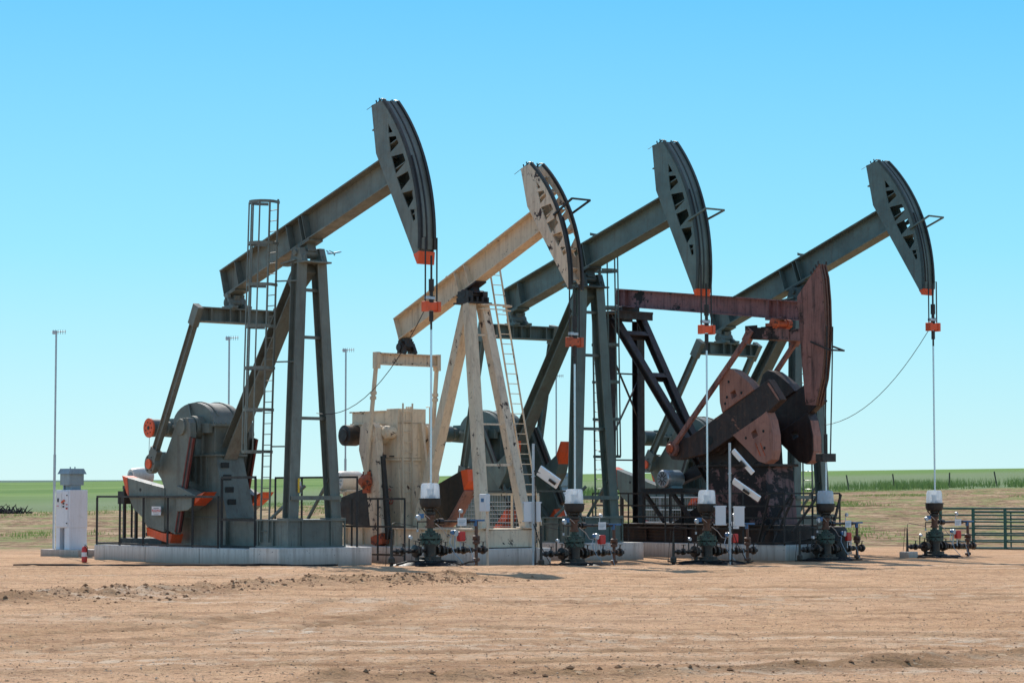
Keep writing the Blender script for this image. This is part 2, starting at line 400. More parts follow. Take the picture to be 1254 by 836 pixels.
def cage_mesh(mb, p0, p1, wdir, out, z0, z1, step=1.15, r=.37):
    """hoops round a ladder that leans from p0 to p1"""
    p0, p1 = Vector(p0), Vector(p1); wd = Vector(wdir).normalized(); od = Vector(out).normalized()
    at = lambda z: p0+(p1-p0)*((z-p0.z)/(p1.z-p0.z))
    zs = [z0+(z1-z0)*k/6 for k in range(7)]
    angs = [rad(a) for a in range(-100, 101, 20)]
    flare = lambda z: r
    ring = lambda z: [at(z)-wd*.28]+[at(z)+od*(.36+.40*math.cos(a))+wd*(.42*math.sin(a)) for a in angs]+[at(z)+wd*.28]
    for z in zs:
        q = ring(z)
        for a, b in zip(q, q[1:]): mb.bar(a, b, .02, .085, (b-a).cross(Vector((0,0,1))))
    for j in (2, 4, 6, 8, 10):
        mb.bar(ring(zs[0])[j], ring(zs[-1])[j], .05, .02, (1,0,0))

def railing(name, label, pts, z0, z1, mat, mids=(.5,), post=1.5, r=.025, lab_group=None, mesh=False, low=None):
    """guard rail through world points; every post stands on the pad"""
    P = [Vector((x, y, 0)) for x, y in pts]
    e = empty(name, (P[0].x, P[0].y, z0)); tag(e, label, 'guard rail', lab_group)
    o = Vector((P[0].x, P[0].y, z0))
    h = z1-z0
    for f in (1.0, *mids):
        for a, b in zip(P, P[1:]):
            rl = MB(); rl.bar(a-o+Vector((0,0,z0+h*f)), b-o+Vector((0,0,z0+h*f)), r*2, r*2, (0,0,1)); rl.build('rail', mat, e, smooth=False)
    for a, b in zip(P, P[1:]):
        n = max(1, round((b-a).length/post))
        for k in range(n+1):
            if k == 0 and a is not P[0]: continue
            q = a+(b-a)*k/n-o
            m_ = MB(); m_.bar(q+Vector((0,0,z0)), q+Vector((0,0,z0+h-r)), r*2, r*2, (1,0,0)); m_.build('post', mat, e, smooth=False)
    if mesh:
        ms = MB()
        for a, b in zip(P, P[1:]):
            L_ = (b-a).length; n = int(L_/.12)
            for k in range(1, n):
                q = a+(b-a)*k/n-o; ms.tube([q+Vector((0,0,z0+.03)), q+Vector((0,0,z0+h-.03))], .005, 4)
            for k in range(1, int(h/.12)):
                ms.tube([a-o+Vector((0,0,z0+k*.12)), b-o+Vector((0,0,z0+k*.12))], .005, 4)
        ms.build('wire_mesh', M['steel'], e, smooth=False)
    return e

def pad(name, label, i, yaw, boxes, parentless=True):
    a = rad(yaw); u0 = sum(b[0]+b[1] for b in boxes)/2/len(boxes); x, y = world_of(i, yaw, u0, 0)
    mb = MB()
    for b in boxes: mb.box(b[0]-u0, b[1]-u0, b[2], b[3], b[4], b[5])
    o = mb.build(name, M['concrete'], bevel=.02, smooth=False); o.location = (x, y, 0)
    b = boxes[0]; j = MB(); n_ = int((b[1]-b[0])/2.4)
    for k in range(1, n_): q = b[0]-u0+(b[1]-b[0])*k/n_; j.box(q-.008, q+.008, b[2]-.004, b[2]+.01, b[4]+.1, b[5]-.02)
    j.build('form_joint', M['liner'], o, smooth=False)
    o.rotation_euler = (0,0,-a)
    return tag(o, label, 'concrete pad', 'concrete foundations under the pumps')

def flat_text(body, size, mat, parent, loc, rot, name='lettering', ext=.002):
    cu = bpy.data.curves.new(name, 'FONT'); cu.body = body; cu.size = size; cu.extrude = ext; cu.align_x = 'CENTER'; cu.align_y = 'CENTER'
    o = bpy.data.objects.new(name, cu); COL.objects.link(o); cu.materials.append(mat); bpy.context.view_layer.update(); me = bpy.data.meshes.new_from_object(o.evaluated_get(bpy.context.evaluated_depsgraph_get())); bpy.data.objects.remove(o)
    o = bpy.data.objects.new(name, me); COL.objects.link(o); o.parent = parent; o.location = loc; o.rotation_euler = rot
    return o

# ------------------------------------------------------------------ green pumps
def rotc(pts, th, c=(0,0)):
    ct, st = math.cos(rad(th)), math.sin(rad(th))
    return [(c[0]+x*ct-y*st, c[1]+x*st+y*ct) for x, y in pts]

def green_pump(i, yaw, label, tau, th, gm, ladder_side, bracket, disc='orange', zc=6.81, cagez=(3.05, 10.15), hk=1.0, pz=8.75):
    G = M[gm]; U_ = Unit('pumpjack', i, yaw); tag(U_.root, label, 'pumpjack')
    piv = (-5.65, pz); BF = beamframe(piv, tau)
    # base
    s = MB(); s.box(-12.2, -9.05, -.52, .52, .302, 1.14); s.box(-9.05, -6.72, -.40, .40, .302, 1.1)
    s.box(-12.2, -9.0, -.56, .56, 1.14, 1.18)
    U_.b(s, 'gearbox_base', G, bevel=.01, smooth=False)
    s = MB()
    s.box(-6.7, -5.22, -.93, .93, .37, 1.10); s.box(-6.76, -5.16, -1.0, 1.0, 1.10, 1.145); s.box(-6.76, -5.16, -1.0, 1.0, .362, .40)
    for v in (-.98, -.5, .5, .98): s.box(-5.22, -5.17, v-.015, v+.015, .4, 1.10)
    for u in (-6.7, -5.95, -5.25): s.box(u, u+.03, -.99, -.93, .4, 1.10)
    U_.b(s, 'base_skid', G, smooth=False)
    # pedestal
    s = MB()
    s.hexa([(-12.1,-.5,1.18),(-9.02,-.5,1.18),(-9.02,.5,1.18),(-12.1,.5,1.18)], [(-11.6,-.48,2.98),(-9.66,-.48,2.98),(-9.66,.48,2.98),(-11.6,.48,2.98)])
    s.box(-11.75, -9.55, -.56, .56, 2.98, 3.03)
    for k in range(5): s.box(-11.3+k*.3, -11.27+k*.3, -.545, -.47, 2.3-.06*k, 2.98)
    p = U_.b(s, 'pedestal', G, smooth=False)
    hb = MB()
    for k in range(4):
        z = 1.55+k*.36; u = -9.02-(z-1.18)/1.8*.64+.006
        hb = MB(); hb.box(u-.01, u+.012, -.38, -.10, z, z+.16); hb.build('step_hole', M['liner'], p, smooth=False)
    # gearbox
    s = MB()
    s.plate([(-11.5,3.03),(-9.75,3.03),(-9.72,3.86),(-11.7,3.86)], -.46, .46)
    s.box(-11.95, -9.6, -.56, .56, 3.86, 3.93)
    arch = [(-11.95,3.93)]+[(-10.85+1.18*math.cos(rad(a))*(.93 if a < 90 else 1.0), 3.93+.66*math.sin(rad(a))) for a in range(165, 14, -12)]+[(-9.68,3.93)]
    s.plate(arch, -.5, .5)
    for v in (-.30, .30): s.plate([(x, z+.035) for x, z in arch[1:-1]]+[(x, z) for x, z in arch[1:-1]][::-1], v-.03, v+.03)
    for u in (-11.0, -10.3): s.box(u-.02, u+.02, -.56, -.46, 3.05, 3.86)
    for k in range(9): s.lathe([(.025,0),(.025,.05)], (-11.8+k*.26, -.52, 3.93), 'z', 6)
    for k in range(7): s.lathe([(.025,0),(.025,.05)], (-9.63, -.48+k*.16, 3.93), 'z', 6)
    s.bar((-11.1,-.52,4.56), (-10.75,-.60,3.95), .05, .05)
    s.lathe([(.34,0),(.34,.3),(.26,.3),(.26,.42)], (-10.5,-.5,3.84), (0,-1,0), 20)
    s.lathe([(.34,0),(.34,.3),(.26,.3),(.26,.42)], (-10.5,.5,3.84), (0,1,0), 20)
    s.box(-10.15, -9.8, -.66, -.5, 3.66, 3.95)
    gb = U_.b(s, 'gearbox', G, bevel=.008)
    # brake drum end cap
    s = MB(); s.lathe([(.27,0),(.27,.5)], (-12.55,-.48,3.86), (0,-1,0), 22); s.lathe([(.20,0),(.20,.8)], (-12.4,.3,3.86), (0,-1,0), 16)
    s.plate([(-12.7,3.6),(-11.9,3.55),(-11.9,4.15),(-12.6,4.15)], -.35, .35)
    bd = U_.b(s, 'brake_drum', G)
    s = MB(); s.lathe([(.295,0),(.295,.05)], (-12.55,-.98,3.86), (0,-1,0), 24)
    cp = s.build('drum_cover', M['orange'] if disc == 'orange' else G, bd)
    s = MB(); bolts(s, -12.55, 3.86, .17, -1.03, 7, .022, .012); s.lathe([(.06,0),(.06,.012)], (-12.55,-1.03,3.86), (0,-1,0), 10); s.build('bolt', M['liner'], cp)
    s = MB(); s.tube([(-12.62,-.95,3.6),(-12.65,-.95,2.6)], .01, 5); s.build('drain_pipe', M['steel'], bd)
    # cranks and counterweights (rotate about the shaft)
    C0 = (-10.5, 3.84)
    RT = lambda pts: rotc([(x+.08, z) for x, z in pts], th, C0)
    arm = [(-.34,.20),(-.2,.27),(.20,.27),(.34,.12),(.40,-.2),(-.42,-3.18),(-.95,-3.02),(-.98,-1.9),(-1.2,-1.55),(-1.42,-1.35),(-1.45,-.95),(-1.22,-.72),(-.95,-.75)]
    for sg in (-1, 1):
        s = MB(); s.plate(RT(arm), sg*.92, sg*1.13)
        s.lathe([(.24,0),(.24,.34)], (*[C0[0]], sg*.86, C0[1]), (0,sg,0), 20)
        ca = U_.b(s, 'crank_arm', G, bevel=.012)
        # toothed track on the leading edge
        tr_ = MB(); tr_.plate(RT([(.36,-.30),(.42,-.30),(-.36,-3.10),(-.42,-3.10)]), sg*1.08, sg*1.15)
        tr_.plate(RT([(.52,-.34),(.58,-.34),(-.19,-3.12),(-.25,-3.12)]), sg*1.08, sg*1.15)
        tr_.build('rack_strip', M['darkred'] if i == 0 else G, ca, smooth=False)
        tr_ = MB(); tr_.plate(RT([(.42,-.32),(.52,-.32),(-.25,-3.10),(-.36,-3.10)]), sg*1.0, sg*1.14); tr_.build('rack_groove', M['dark'], ca, smooth=False)
        # weights
        wl = MB(); wl.plate(RT([(-3.12,-1.48),(-1.55,-1.72),(-.98,-1.8),(-.98,-3.12),(-1.96,-2.96),(-2.24,-2.68),(-2.76,-2.41),(-3.0,-2.1)]), sg*.78, sg*1.16)
        w_ = wl.build('counterweight', G, ca, bevel=.015, smooth=False)
        if i == 0 or True:
            x = MB(); x.plate(RT([(-3.42,-1.42),(-3.124,-1.48),(-3.004,-2.1),(-3.16,-1.94)]), sg*.775, sg*1.165); x.build('orange_tip', M['orange'], w_, smooth=False)
            x = MB(); x.plate(RT([(-1.97,-2.975),(-1.07,-3.14),(-.50,-3.17),(-.62,-3.44),(-1.1,-3.37),(-1.9,-3.22)]), sg*.785, sg*1.175); x.build('orange_foot', M['orange'], w_, smooth=False)
        wr = MB(); wr.plate(RT([(-.20,-1.72),(.86,-2.03),(.70,-2.32),(.40,-2.46),(-.22,-2.50)]), sg*.80, sg*1.22)
        w_ = wr.build('counterweight', G, ca, bevel=.015, smooth=False)
        x = MB(); x.plate(RT([(.864,-2.032),(1.32,-1.92),(1.05,-2.14),(.704,-2.322)]), sg*.795, sg*1.225); x.build('orange_tip', M['orange'], w_, smooth=False)
        x = MB()
        for hx, hz in ((-2.35,-1.85),(.3,-2.05)):
            c_ = RT([(hx,hz)])[0]; x.lathe([(.05,0),(.05,.012)], (c_[0], sg*(1.16 if hx < 0 else 1.22), c_[1]), (0,sg,0), 10); x.build('bolt_hole', M['liner'], ca); x = MB()
        # pitman
        pin = RT([(-1.22,-1.08)])[0]; E = BF(-3.98, sg*1.36, -.42)
        s = MB(); s.ibeam((pin[0], sg*1.46, pin[1]), (E[0], sg*1.40, E[2]), .15, .24, .03, .03, (0,1,0))
        d = Vector((E[0]-pin[0], 0, E[2]-pin[1])).normalized()
        s.bar((E[0]-d.x*.35, sg*1.42, E[2]-d.z*.35), (E[0]+d.x*.28, sg*1.42, E[2]+d.z*.28), .20, .32, (0,1,0))
        s.lathe([(.29,0),(.29,.20)], (pin[0], sg*1.34, pin[1]), (0,sg,0), 22)
        s.bar((pin[0], sg*1.44, pin[1]), (pin[0]+d.x*.5, sg*1.44, pin[1]+d.z*.5), .19, .40, (0,1,0))
        pt = U_.b(s, 'pitman_arm', G, bevel=.008)
        s = MB(); s.lathe([(.15,0),(.15,.05)], (pin[0], sg*1.545, pin[1]), (0,sg,0), 16); s.build('pin_cap', M['orange'], pt)
        s = MB(); bolts(s, pin[0], pin[1], .22, sg*1.54 if sg < 0 else 1.56, 6, .022, .02); s.build('bolt', M['dark'], pt)
    # equalizer
    E = BF(-3.98, 0, -.42)
    s = MB(); s.ibeam((E[0],-1.34,E[2]), (E[0],1.34,E[2]), .42, .44, .04, .04, (1,0,0))
    for v in (-1.0,-.35,0,.35,1.0): s.box(E[0]-.2, E[0]+.2, v-.015, v+.015, E[2]-.18, E[2]+.18)
    U_.b(s, 'equalizer', G, smooth=False)
    s = MB(); T = BF(-3.9, 0, .20)
    s.lathe([(.16,-.3),(.16,.3)], (T[0],0,(T[2]+E[2])/2+.10), 'y', 14)
    for v in (-.24,.24):
        s.bar((E[0]-.16,v,E[2]+.2), (T[0],v,T[2]+.05), .12, .16); s.bar((E[0]+.2,v,E[2]+.2), (T[0]+.04,v,(T[2]+E[2])/2+.1), .12, .14)
        s.box(E[0]-.3, E[0]+.3, v-.1, v+.1, E[2]+.22, E[2]+.30)
    s.bar(BF(-4.1,0,.24), BF(-3.5,0,.24), .5, .05)
    s.bar(BF(-3.85,0,.22), (T[0],0,(T[2]+E[2])/2+.1), .22, .24)
    U_.b(s, 'tail_bearing', G, bevel=.01)
    # walking beam
    s = MB(); s.ibeam(BF(-4.12,0,.68), BF(4.45,0,.68), .50, .82, .04, .03, (0,1,0))
    for x in (-4.10, -3.3, -.52, .12, .30):
        a = BF(x,0,.32); b = BF(x,0,1.04)
        for sg in (-1,1): s.bar((a[0], sg*.13, a[2]), (b[0], sg*.13, b[2]), .225, .025)
    for x in (-3.4,-2.9,.9,2.2,3.9): s.bar(BF(x,-.1,1.09), BF(x,-.1,1.15), .05, .12)
    U_.b(s, 'walking_beam', G, smooth=False)
    # saddle
    s = MB(); s.box(piv[0]-.5, piv[0]+.5, -.46, .46, piv[1]-.30, piv[1]-.25)
    s.lathe([(.09,-.5),(.09,-.42),(.15,-.42),(.15,.42),(.09,.42),(.09,.5)], (piv[0],0,piv[1]), 'y', 14)
    for v in (-.34,.34):
        s.hexa([(piv[0]-.32,v-.1,piv[1]-.25),(piv[0]+.32,v-.1,piv[1]-.25),(piv[0]+.32,v+.1,piv[1]-.25),(piv[0]-.32,v+.1,piv[1]-.25)],
               [(piv[0]-.17,v-.1,piv[1]+.15),(piv[0]+.17,v-.1,piv[1]+.15),(piv[0]+.17,v+.1,piv[1]+.15),(piv[0]-.17,v+.1,piv[1]+.15)])
        for d_ in (-.27,.27): s.lathe([(.05,0),(.05,.18)], (piv[0]+d_, v, piv[1]-.25), 'z', 8)
    s.bar(BF(-.45,0,.24), BF(.45,0,.24), .5, .06); s.bar(BF(0,0,0), BF(0,0,.24), .30, .40)
    U_.b(s, 'saddle_bearing', M['dgreen'] if i else G, bevel=.01)
    # samson post
    zt = piv[1]-.30; tops = []
    for sg in (-1,1):
        s = MB(); a = (-5.42, sg*.74, 1.15); b = (piv[0]+.02, sg*.34, zt)
        s.ibeam(a, b, .32, .34, .03, .03, (0,1,0)); s.box(a[0]-.28, a[0]+.26, a[1]-.26, a[1]+.26, 1.146, 1.185)
        U_.b(s, 'leg', G, smooth=False)
    s = MB(); s.ibeam((-9.75,0,2.98), (piv[0]-.35,0,zt-.2), .46, .36, .03, .03, (0,1,0))
    s.bar((piv[0]-.62,0,zt-.55),(piv[0]-.05,0,zt-.12), .5, .3)
    U_.b(s, 'rear_brace', G, smooth=False)
    s = MB()
    for z in (zt-.75, zt-2.1, zt-4.4): 
        f = (z-1.15)/(zt-1.15); v = .74-.40*f; u = -5.42-.21*f; s = MB(); s.bar((u,-v,z),(u,v,z), .09, .07, (0,0,1)); U_.b(s, 'cross_bar', G, smooth=False)
    s = MB(); s.bar((-6.6,-.6,1.15), (-5.9,.1,2.1), .08, .06); s.bar((-6.6,.7,1.15),(-5.5,.66,2.3), .08, .06)
    s.bar((-5.2,-.85,1.75),(-5.2,.85,1.75), .12, .04, (0,0,1))
    U_.b(s, 'stay', G, smooth=False)
    if i == 0:
        s = MB(); s.box(-5.235,-5.225,-.62,-.56,1.9,2.3); U_.b(s, 'yellow_label', M['yellow'], smooth=False)
    # head and hanging gear
    horse_head(U_, BF, hk, G, M['dark'] if i == 0 else M['dgreen'], True, 2.02 if i == 0 else 2.16, bracket=bracket)
    arcf = lambda a, v: (piv[0]+5.6*hk*1.008*math.cos(rad(a)), v, piv[1]+5.6*hk*1.008*math.sin(rad(a)))
    hanger(U_, zc, piv[1], 5.6, .26, .36, arcf)
    # ladder with safety cage
    sg = ladder_side
    if sg < 0: p0, p1 = (-6.35,-.98,.50), (-6.35,-.72,10.25)
    else: p0, p1 = (-6.35,1.0,.50), (-6.35,.85,10.0)
    s = MB(); ladder_mesh(s, p0, p1, (1,0,0)); 
    for z in (3.2, 5.6, 7.9): s.bar((-6.2,sg*(.93-.02*z),z), (-5.55,sg*(.68-.03*z),z), .05, .04)
    ld = U_.b(s, 'ladder', G, smooth=False)
    s = MB(); cage_mesh(s, p0, p1, (1,0,0), (0,sg,0), cagez[0], cagez[1]) ; U_.b(s, 'safety_cage', G, smooth=False)
    s = MB(); s.box(-6.3,-5.75,-.45,-.28,8.35,8.40); s.bar((-6.3,-.5,8.42),(-5.6,-.5,8.5),.05,.05); U_.b(s, 'step_plate', G, smooth=False)
    # motor behind the gearbox
    s = MB(); s.box(-15.1,-12.6,-.5,.5,.302,.5); s.box(-15.0,-14.2,-.45,.35,2.02,2.12)
    for u in (-14.95,-14.25): 
        for v in (-.4,.3): s.box(u-.04,u+.04,v-.04,v+.04,.5,2.02)
    s.bar((-14.25,0,.6),(-12.3,0,1.6),.1,.1); s.box(-15.45,-14.95,-.35,.0,1.55,1.95)
    U_.b(s, 'motor_stand', M['dark'], smooth=False)
    s = MB(); s.lathe([(.10,.0),(.21,.0),(.24,.06),(.27,.3),(.27,.5),(.24,.7),(.10,.72)], (-14.6,-.40,2.42), (0,1,0), 24)
    s.box(-14.8,-14.4,-.2,.25,2.12,2.22)
    mo = U_.b(s, 'motor', M['motorwhite'])
    s = MB(); s.lathe([(.13,0),(.13,.01)], (-14.6,-.405,2.42), (0,-1,0), 16); s.build('fan_intake', M['bluegrey'], mo)
    return U_

g1 = green_pump(0, 50, 'largest green-grey pumpjack at far left, its caged ladder on the near side', 17.4, 0, 'green', -1, False, zc=6.86, hk=.982, pz=8.70)
g3 = green_pump(2, 54, 'teal-green pumpjack standing behind the chipped cream pumpjack', 15.6, 47, 'green2', 1, -.1, disc='g', zc=6.70, hk=1.0, pz=8.59)
g5 = green_pump(4, 49.5, 'farthest teal-green pumpjack, standing behind the dark maroon one', 20.3, -7, 'green2', 1, -.1, disc='g', zc=7.24, hk=.985, pz=8.70)

# thin signal cable from the carrier bar to the frame
def sag(a, b, d, n=14):
    a, b = Vector(a), Vector(b); return [a+(b-a)*t_+Vector((0,0,-4*d*t_*(1-t_))) for t_ in np.linspace(0, 1, n)]
s = MB(); s.tube(sag((0,-.2,6.75), (-5.5,.2,4.15), .85), .011, 5); g1.b(s, 'signal_cable', M['rope'])
s = MB(); s.tube(sag((0,-.2,7.1), (-5.4,.8,4.2), .65), .011, 5); g5.b(s, 'signal_cable', M['rope'])

# ------------------------------------------------------------------ cream pump
def cream_pump():
    C = M['cream']; W = M['creamworn']; i = 1
    U_ = Unit('pumpjack', i, 50, -6.2); tag(U_.root, 'cream pumpjack with badly chipped paint and an open-fronted head', 'pumpjack')
    piv = (-4.51, 7.74); tau = 22.7; BF = beamframe(piv, tau)
    s = MB()
    for v, ua, ub in ((-1.02,-6.9,-2.9),(1.02,-6.9,-2.9),(-.68,-9.9,-6.92),(.68,-9.9,-6.92)):
        s.box(ua,ub,v-.03,v+.03,.33,.82); s.box(ua,ub+.02,v-.12,v+.12,.82,.86); s.box(ua,ub+.02,v-.12,v+.12,.302,.335)
        for k in range(4): u = ua+.1+k*(ub-ua-.3)/3; s.box(u,u+.03,v-.11,v+.11,.335,.82)
    s.box(-2.95,-2.90,-1.0,1.0,.33,.82); s.box(-6.9,-2.95,-.9,.9,.83,.855); s.box(-9.8,-6.9,-.56,.56,.83,.855)
    U_.b(s, 'base_skid', C, smooth=False)
    s = MB()
    s.plate([(-9.0,.86),(-7.35,.86),(-7.48,2.87),(-8.95,2.87)], -.48, .48)
    s.box(-9.15,-7.42,-.54,.54,2.87,2.94)
    p = U_.b(s, 'pedestal', C, smooth=False)
    s = MB(); s.box(-8.7,-8.2,-.487,-.48,.95,1.12); s.build('inspection_slot', M['liner'], p, smooth=False)
    s = MB()
    s.plate([(-9.0,2.94),(-7.5,2.94),(-7.46,3.98),(-9.85,3.98),(-9.55,3.7),(-9.15,3.45)], -.46, .46)
    s.box(-9.9,-7.44,-.52,.52,3.98,4.03); s.box(-9.86,-7.9,-.47,.47,4.03,4.36); s.box(-9.95,-7.88,-.52,.52,4.36,4.40)
    s.box(-8.0,-7.44,-.54,.54,2.95,4.44)
    s.lathe([(.3,0),(.3,.32)], (-8.1,-.46,3.65), (0,-1,0), 18); s.lathe([(.3,0),(.3,.32)], (-8.1,.46,3.65), (0,1,0), 18)
    s.lathe([(.16,0),(.2,.05),(.2,.35),(.1,.42)], (-7.65,-.5,3.72), (0,-1,0), 14)
    for k in range(3): s.lathe([(.03,0),(.03,.07)], (-7.7+.1*k,0,4.44), 'z', 6)
    s.bar((-7.45,.3,4.0),(-7.3,.45,2.3), .08, .3)
    gb = U_.b(s, 'gearbox', C, bevel=.008)
    s = MB(); s.lathe([(.30,0),(.32,.05),(.32,.5),(.2,.52),(.2,.56)], (-9.65,-.42,3.66), (0,-1,0), 20); U_.b(s, 'brake_drum', M['dark'])
    # oil streaks are a worn panel; a ladder of small rungs up the front of the box
    s = MB(); ladder_mesh(s, (-7.36,-.22,1.3), (-7.36,-.22,4.6), (0,1,0), .36); 
    s.tube([(-7.36,.5,3.9),(-7.2,.5,3.9),(-7.2,.5,4.5),(-7.36,.5,4.5)], .02, 6)
    U_.b(s, 'box_ladder', C, smooth=False)
    s = MB(); s.box(-7.85,-7.6,-.548,-.54,2.98,3.02); s.box(-8.9,-8.0,-.475,-.462,2.95,3.05); s.box(-8.7,-8.62,-.475,-.462,2.95,3.6); U_.b(s, 'oil_stain', M['black'], smooth=False)
    arm = [(-8.62,3.2),(-8.55,3.86),(-8.35,4.02),(-7.95,4.02),(-7.78,3.86),(-7.62,2.4),(-7.45,.70),(-7.98,.58),(-8.28,2.3)]
    for sg in (-1,1):
        s = MB(); s.plate(arm, sg*.88, sg*1.12); s.lathe([(.27,0),(.27,.3)], (-8.1,sg*.86,3.65), (0,sg,0), 18)
        for k in range(9): 
            bolts(s, -8.02+.02*k, .9+k*.22, .01, sg*1.12, 1, .02, .01)
        ca = U_.b(s, 'crank_arm', W, bevel=.01)
        s = MB(); s.plate([(-7.99,.56),(-7.46,.68),(-7.42,.38),(-7.7,.30),(-7.97,.36)], sg*.87, sg*1.13); s.build('orange_foot', M['oldorange'], ca, smooth=False)
        s = MB(); s.plate([(-7.80,3.0),(-7.62,3.0),(-7.28,.55),(-7.45,.5)], sg*.86, sg*1.00); s.build('rack_strip', M['dark'], ca, smooth=False)
        if sg < 0:
            wp = [(-9.9,1.75),(-8.2,2.15),(-7.95,.82),(-9.75,.95),(-9.95,1.2)]; tp_ = None
        else:
            wp = [(-6.12,2.56),(-7.7,2.0),(-7.55,.66),(-6.7,1.15),(-5.97,1.98)]; tp_ = [(-6.116,2.562),(-5.80,2.60),(-5.76,2.25),(-5.966,1.982)]
        s = MB(); s.plate(wp, sg*.72 if sg < 0 else .85, sg*.875 if sg < 0 else 1.3); w_ = s.build('counterweight', M['dark'], ca, smooth=False, bevel=.012)
        if tp_:
            s = MB(); s.plate(tp_, .845, 1.305); s.build('orange_tip', M['orange'], w_, smooth=False)
            s = MB(); s.plate([(-5.965,1.975),(-6.695,1.145),(-7.54,.655),(-7.5,.60),(-6.62,1.08),(-5.91,1.94)], .86, 1.29); s.build('rusty_rim', M['rust'], w_, smooth=False)
        pin = (-8.11,2.24); E = BF(-3.62, sg*1.12, -.44)
        s = MB(); s.tube([(pin[0],sg*1.24,pin[1]),(E[0],sg*1.16,E[2])], .07, 10)
        s.bar((E[0],sg*1.16,E[2]-.30),(E[0],sg*1.16,E[2]+.2), .14, .22)
        for f in (.68,.72): 
            q = Vector((pin[0],sg*1.24,pin[1])).lerp(Vector((E[0],sg*1.16,E[2])), f); s.lathe([(.1,-.05),(.1,.05)], q, 'z', 8)
        pt = U_.b(s, 'pitman_arm', C, bevel=.006)
        s = MB(); s.lathe([(.2,0),(.24,.04),(.24,.16),(.12,.2),(.12,.3)], (pin[0],sg*1.13,pin[1]), (0,sg,0), 14); s.box(pin[0]-.14,pin[0]+.14,sg*1.2-.05,sg*1.2+.05,pin[1]-.35,pin[1]+.3); s.build('wrist_pin', M['oldorange'], pt)
    E = BF(-3.62,0,-.44)
    s = MB(); s.ibeam((E[0],-1.2,E[2]),(E[0],1.2,E[2]), .24, .36, .035, .03, (1,0,0)); U_.b(s, 'equalizer', W, smooth=False)
    s = MB(); T = BF(-3.45,0,.12)
    for v in (-.2,.2): s.bar((E[0]-.12,v,E[2]+.18),(T[0],v,T[2]), .1, .14); s.bar((E[0]+.15,v,E[2]+.18),(T[0]+.05,v,T[2]-.1), .1, .12)
    s.lathe([(.12,-.28),(.12,.28)], (T[0]-.02,0,T[2]-.2), 'y', 12); s.bar(BF(-3.45,0,.18), (T[0],0,T[2]-.2), .3, .3)
    U_.b(s, 'tail_bearing', M['black'])
    s = MB(); s.ibeam(BF(-3.55,0,.56), BF(3.65,0,.56), .40, .72, .035, .028, (0,1,0))
    for x in (-3.53,-.35,.15): 
        a = BF(x,0,.24); b = BF(x,0,.88)
        for sg in (-1,1): s.bar((a[0],sg*.107,a[2]),(b[0],sg*.107,b[2]), .18, .025)
    for x in (-.8,1.3): s.bar(BF(x,-.1,.92), BF(x,-.1,.99), .05, .06)
    U_.b(s, 'walking_beam', C, smooth=False)
    s = MB(); s.box(piv[0]-.42,piv[0]+.42,-.40,.40,piv[1]-.30,piv[1]-.25)
    s.lathe([(.13,-.38),(.13,.38)], (piv[0],0,piv[1]), 'y', 14); s.bar(BF(0,0,-.05),BF(0,0,.2),.26,.42); s.bar(BF(-.5,0,.17),BF(.5,0,.17),.4,.05)
    for v in (-.28,.28): s.box(piv[0]-.26,piv[0]+.26,v-.09,v+.09,piv[1]-.25,piv[1]+.08)
    for v in (-.3,-.1,.1,.3):
        for d_ in (-.33,.33): s.lathe([(.045,0),(.045,.15)], (piv[0]+d_,v,piv[1]-.25),'z',8)
    U_.b(s, 'saddle_bearing', M['black'], bevel=.008)
    zt = piv[1]-.30
    for sg in (-1,1):
        s = MB(); a = (-3.02, sg*.82, .86); b = (piv[0]+.15, sg*.25, zt)
        s.bar(a, b, .30, .28, (0,1,0)); s.box(a[0]-.22,a[0]+.22,a[1]-.22,a[1]+.22,.862,.90)
        U_.b(s, 'leg', W if sg > 0 else C, bevel=.012)
    s = MB(); s.bar((-7.05,0,.86),(piv[0]-.2,0,zt-.05), .34, .30, (0,1,0)); U_.b(s, 'rear_brace', C, bevel=.012)
    s = MB()
    for f, w in ((.86,.05),(.46,.05),(.28,.07)):
        z = .86+(zt-.86)*f; v = .82-.57*f; u = -3.02-(1.34)*f+.03; s = MB(); s.bar((u,-v,z),(u,v+(.3 if w < .06 else 0),z), w, w, (0,0,1)); U_.b(s, 'cross_bar', W, smooth=False)
    horse_head(U_, BF, .825, W, M['dark'], False, False, w=.24, bracket=.3)
    # rust-dark tips of the rails
    arcf = lambda a, v: (piv[0]+4.665*math.cos(rad(a)), v, piv[1]+4.665*math.sin(rad(a)))
    U2 = U_
    hanger(U2, 6.12, piv[1], 4.62, .24, .3, arcf, 'oldorange')
    p0, p1 = (-2.95,1.12,.95), (-4.72,1.02,8.55)
    s = MB(); ladder_mesh(s, p0, p1, (0,1,0), .40, .02); U_.b(s, 'ladder', C, smooth=False)
    s = MB(); ring = [( -4.3+.30*math.cos(t_), .62+.62*math.sin(t_), 7.42) for t_ in np.linspace(-2.2, 2.2, 14)]
    for a, b in zip(ring, ring[1:]): s.bar(a, b, .05, .09, (0,0,1))
    for a, b in zip(ring, ring[1:]): s.bar((a[0],a[1],a[2]-.13), (b[0],b[1],b[2]-.13), .03, .03, (0,0,1))
    U_.b(s, 'ladder_hoop', C, smooth=False)
    s = MB(); s.box(-11.4,-9.9,-.5,.5,.302,.5); s.box(-11.3,-10.2,-.5,.6,1.86,1.94)
    for u in (-11.25,-10.3):
        for v in (-.4,.5): s.box(u-.05,u+.05,v-.05,v+.05,.5,1.86)
    s.box(-10.2,-9.2,-.3,.4,1.2,1.9)
    U_.b(s, 'motor_stand', C, smooth=False)
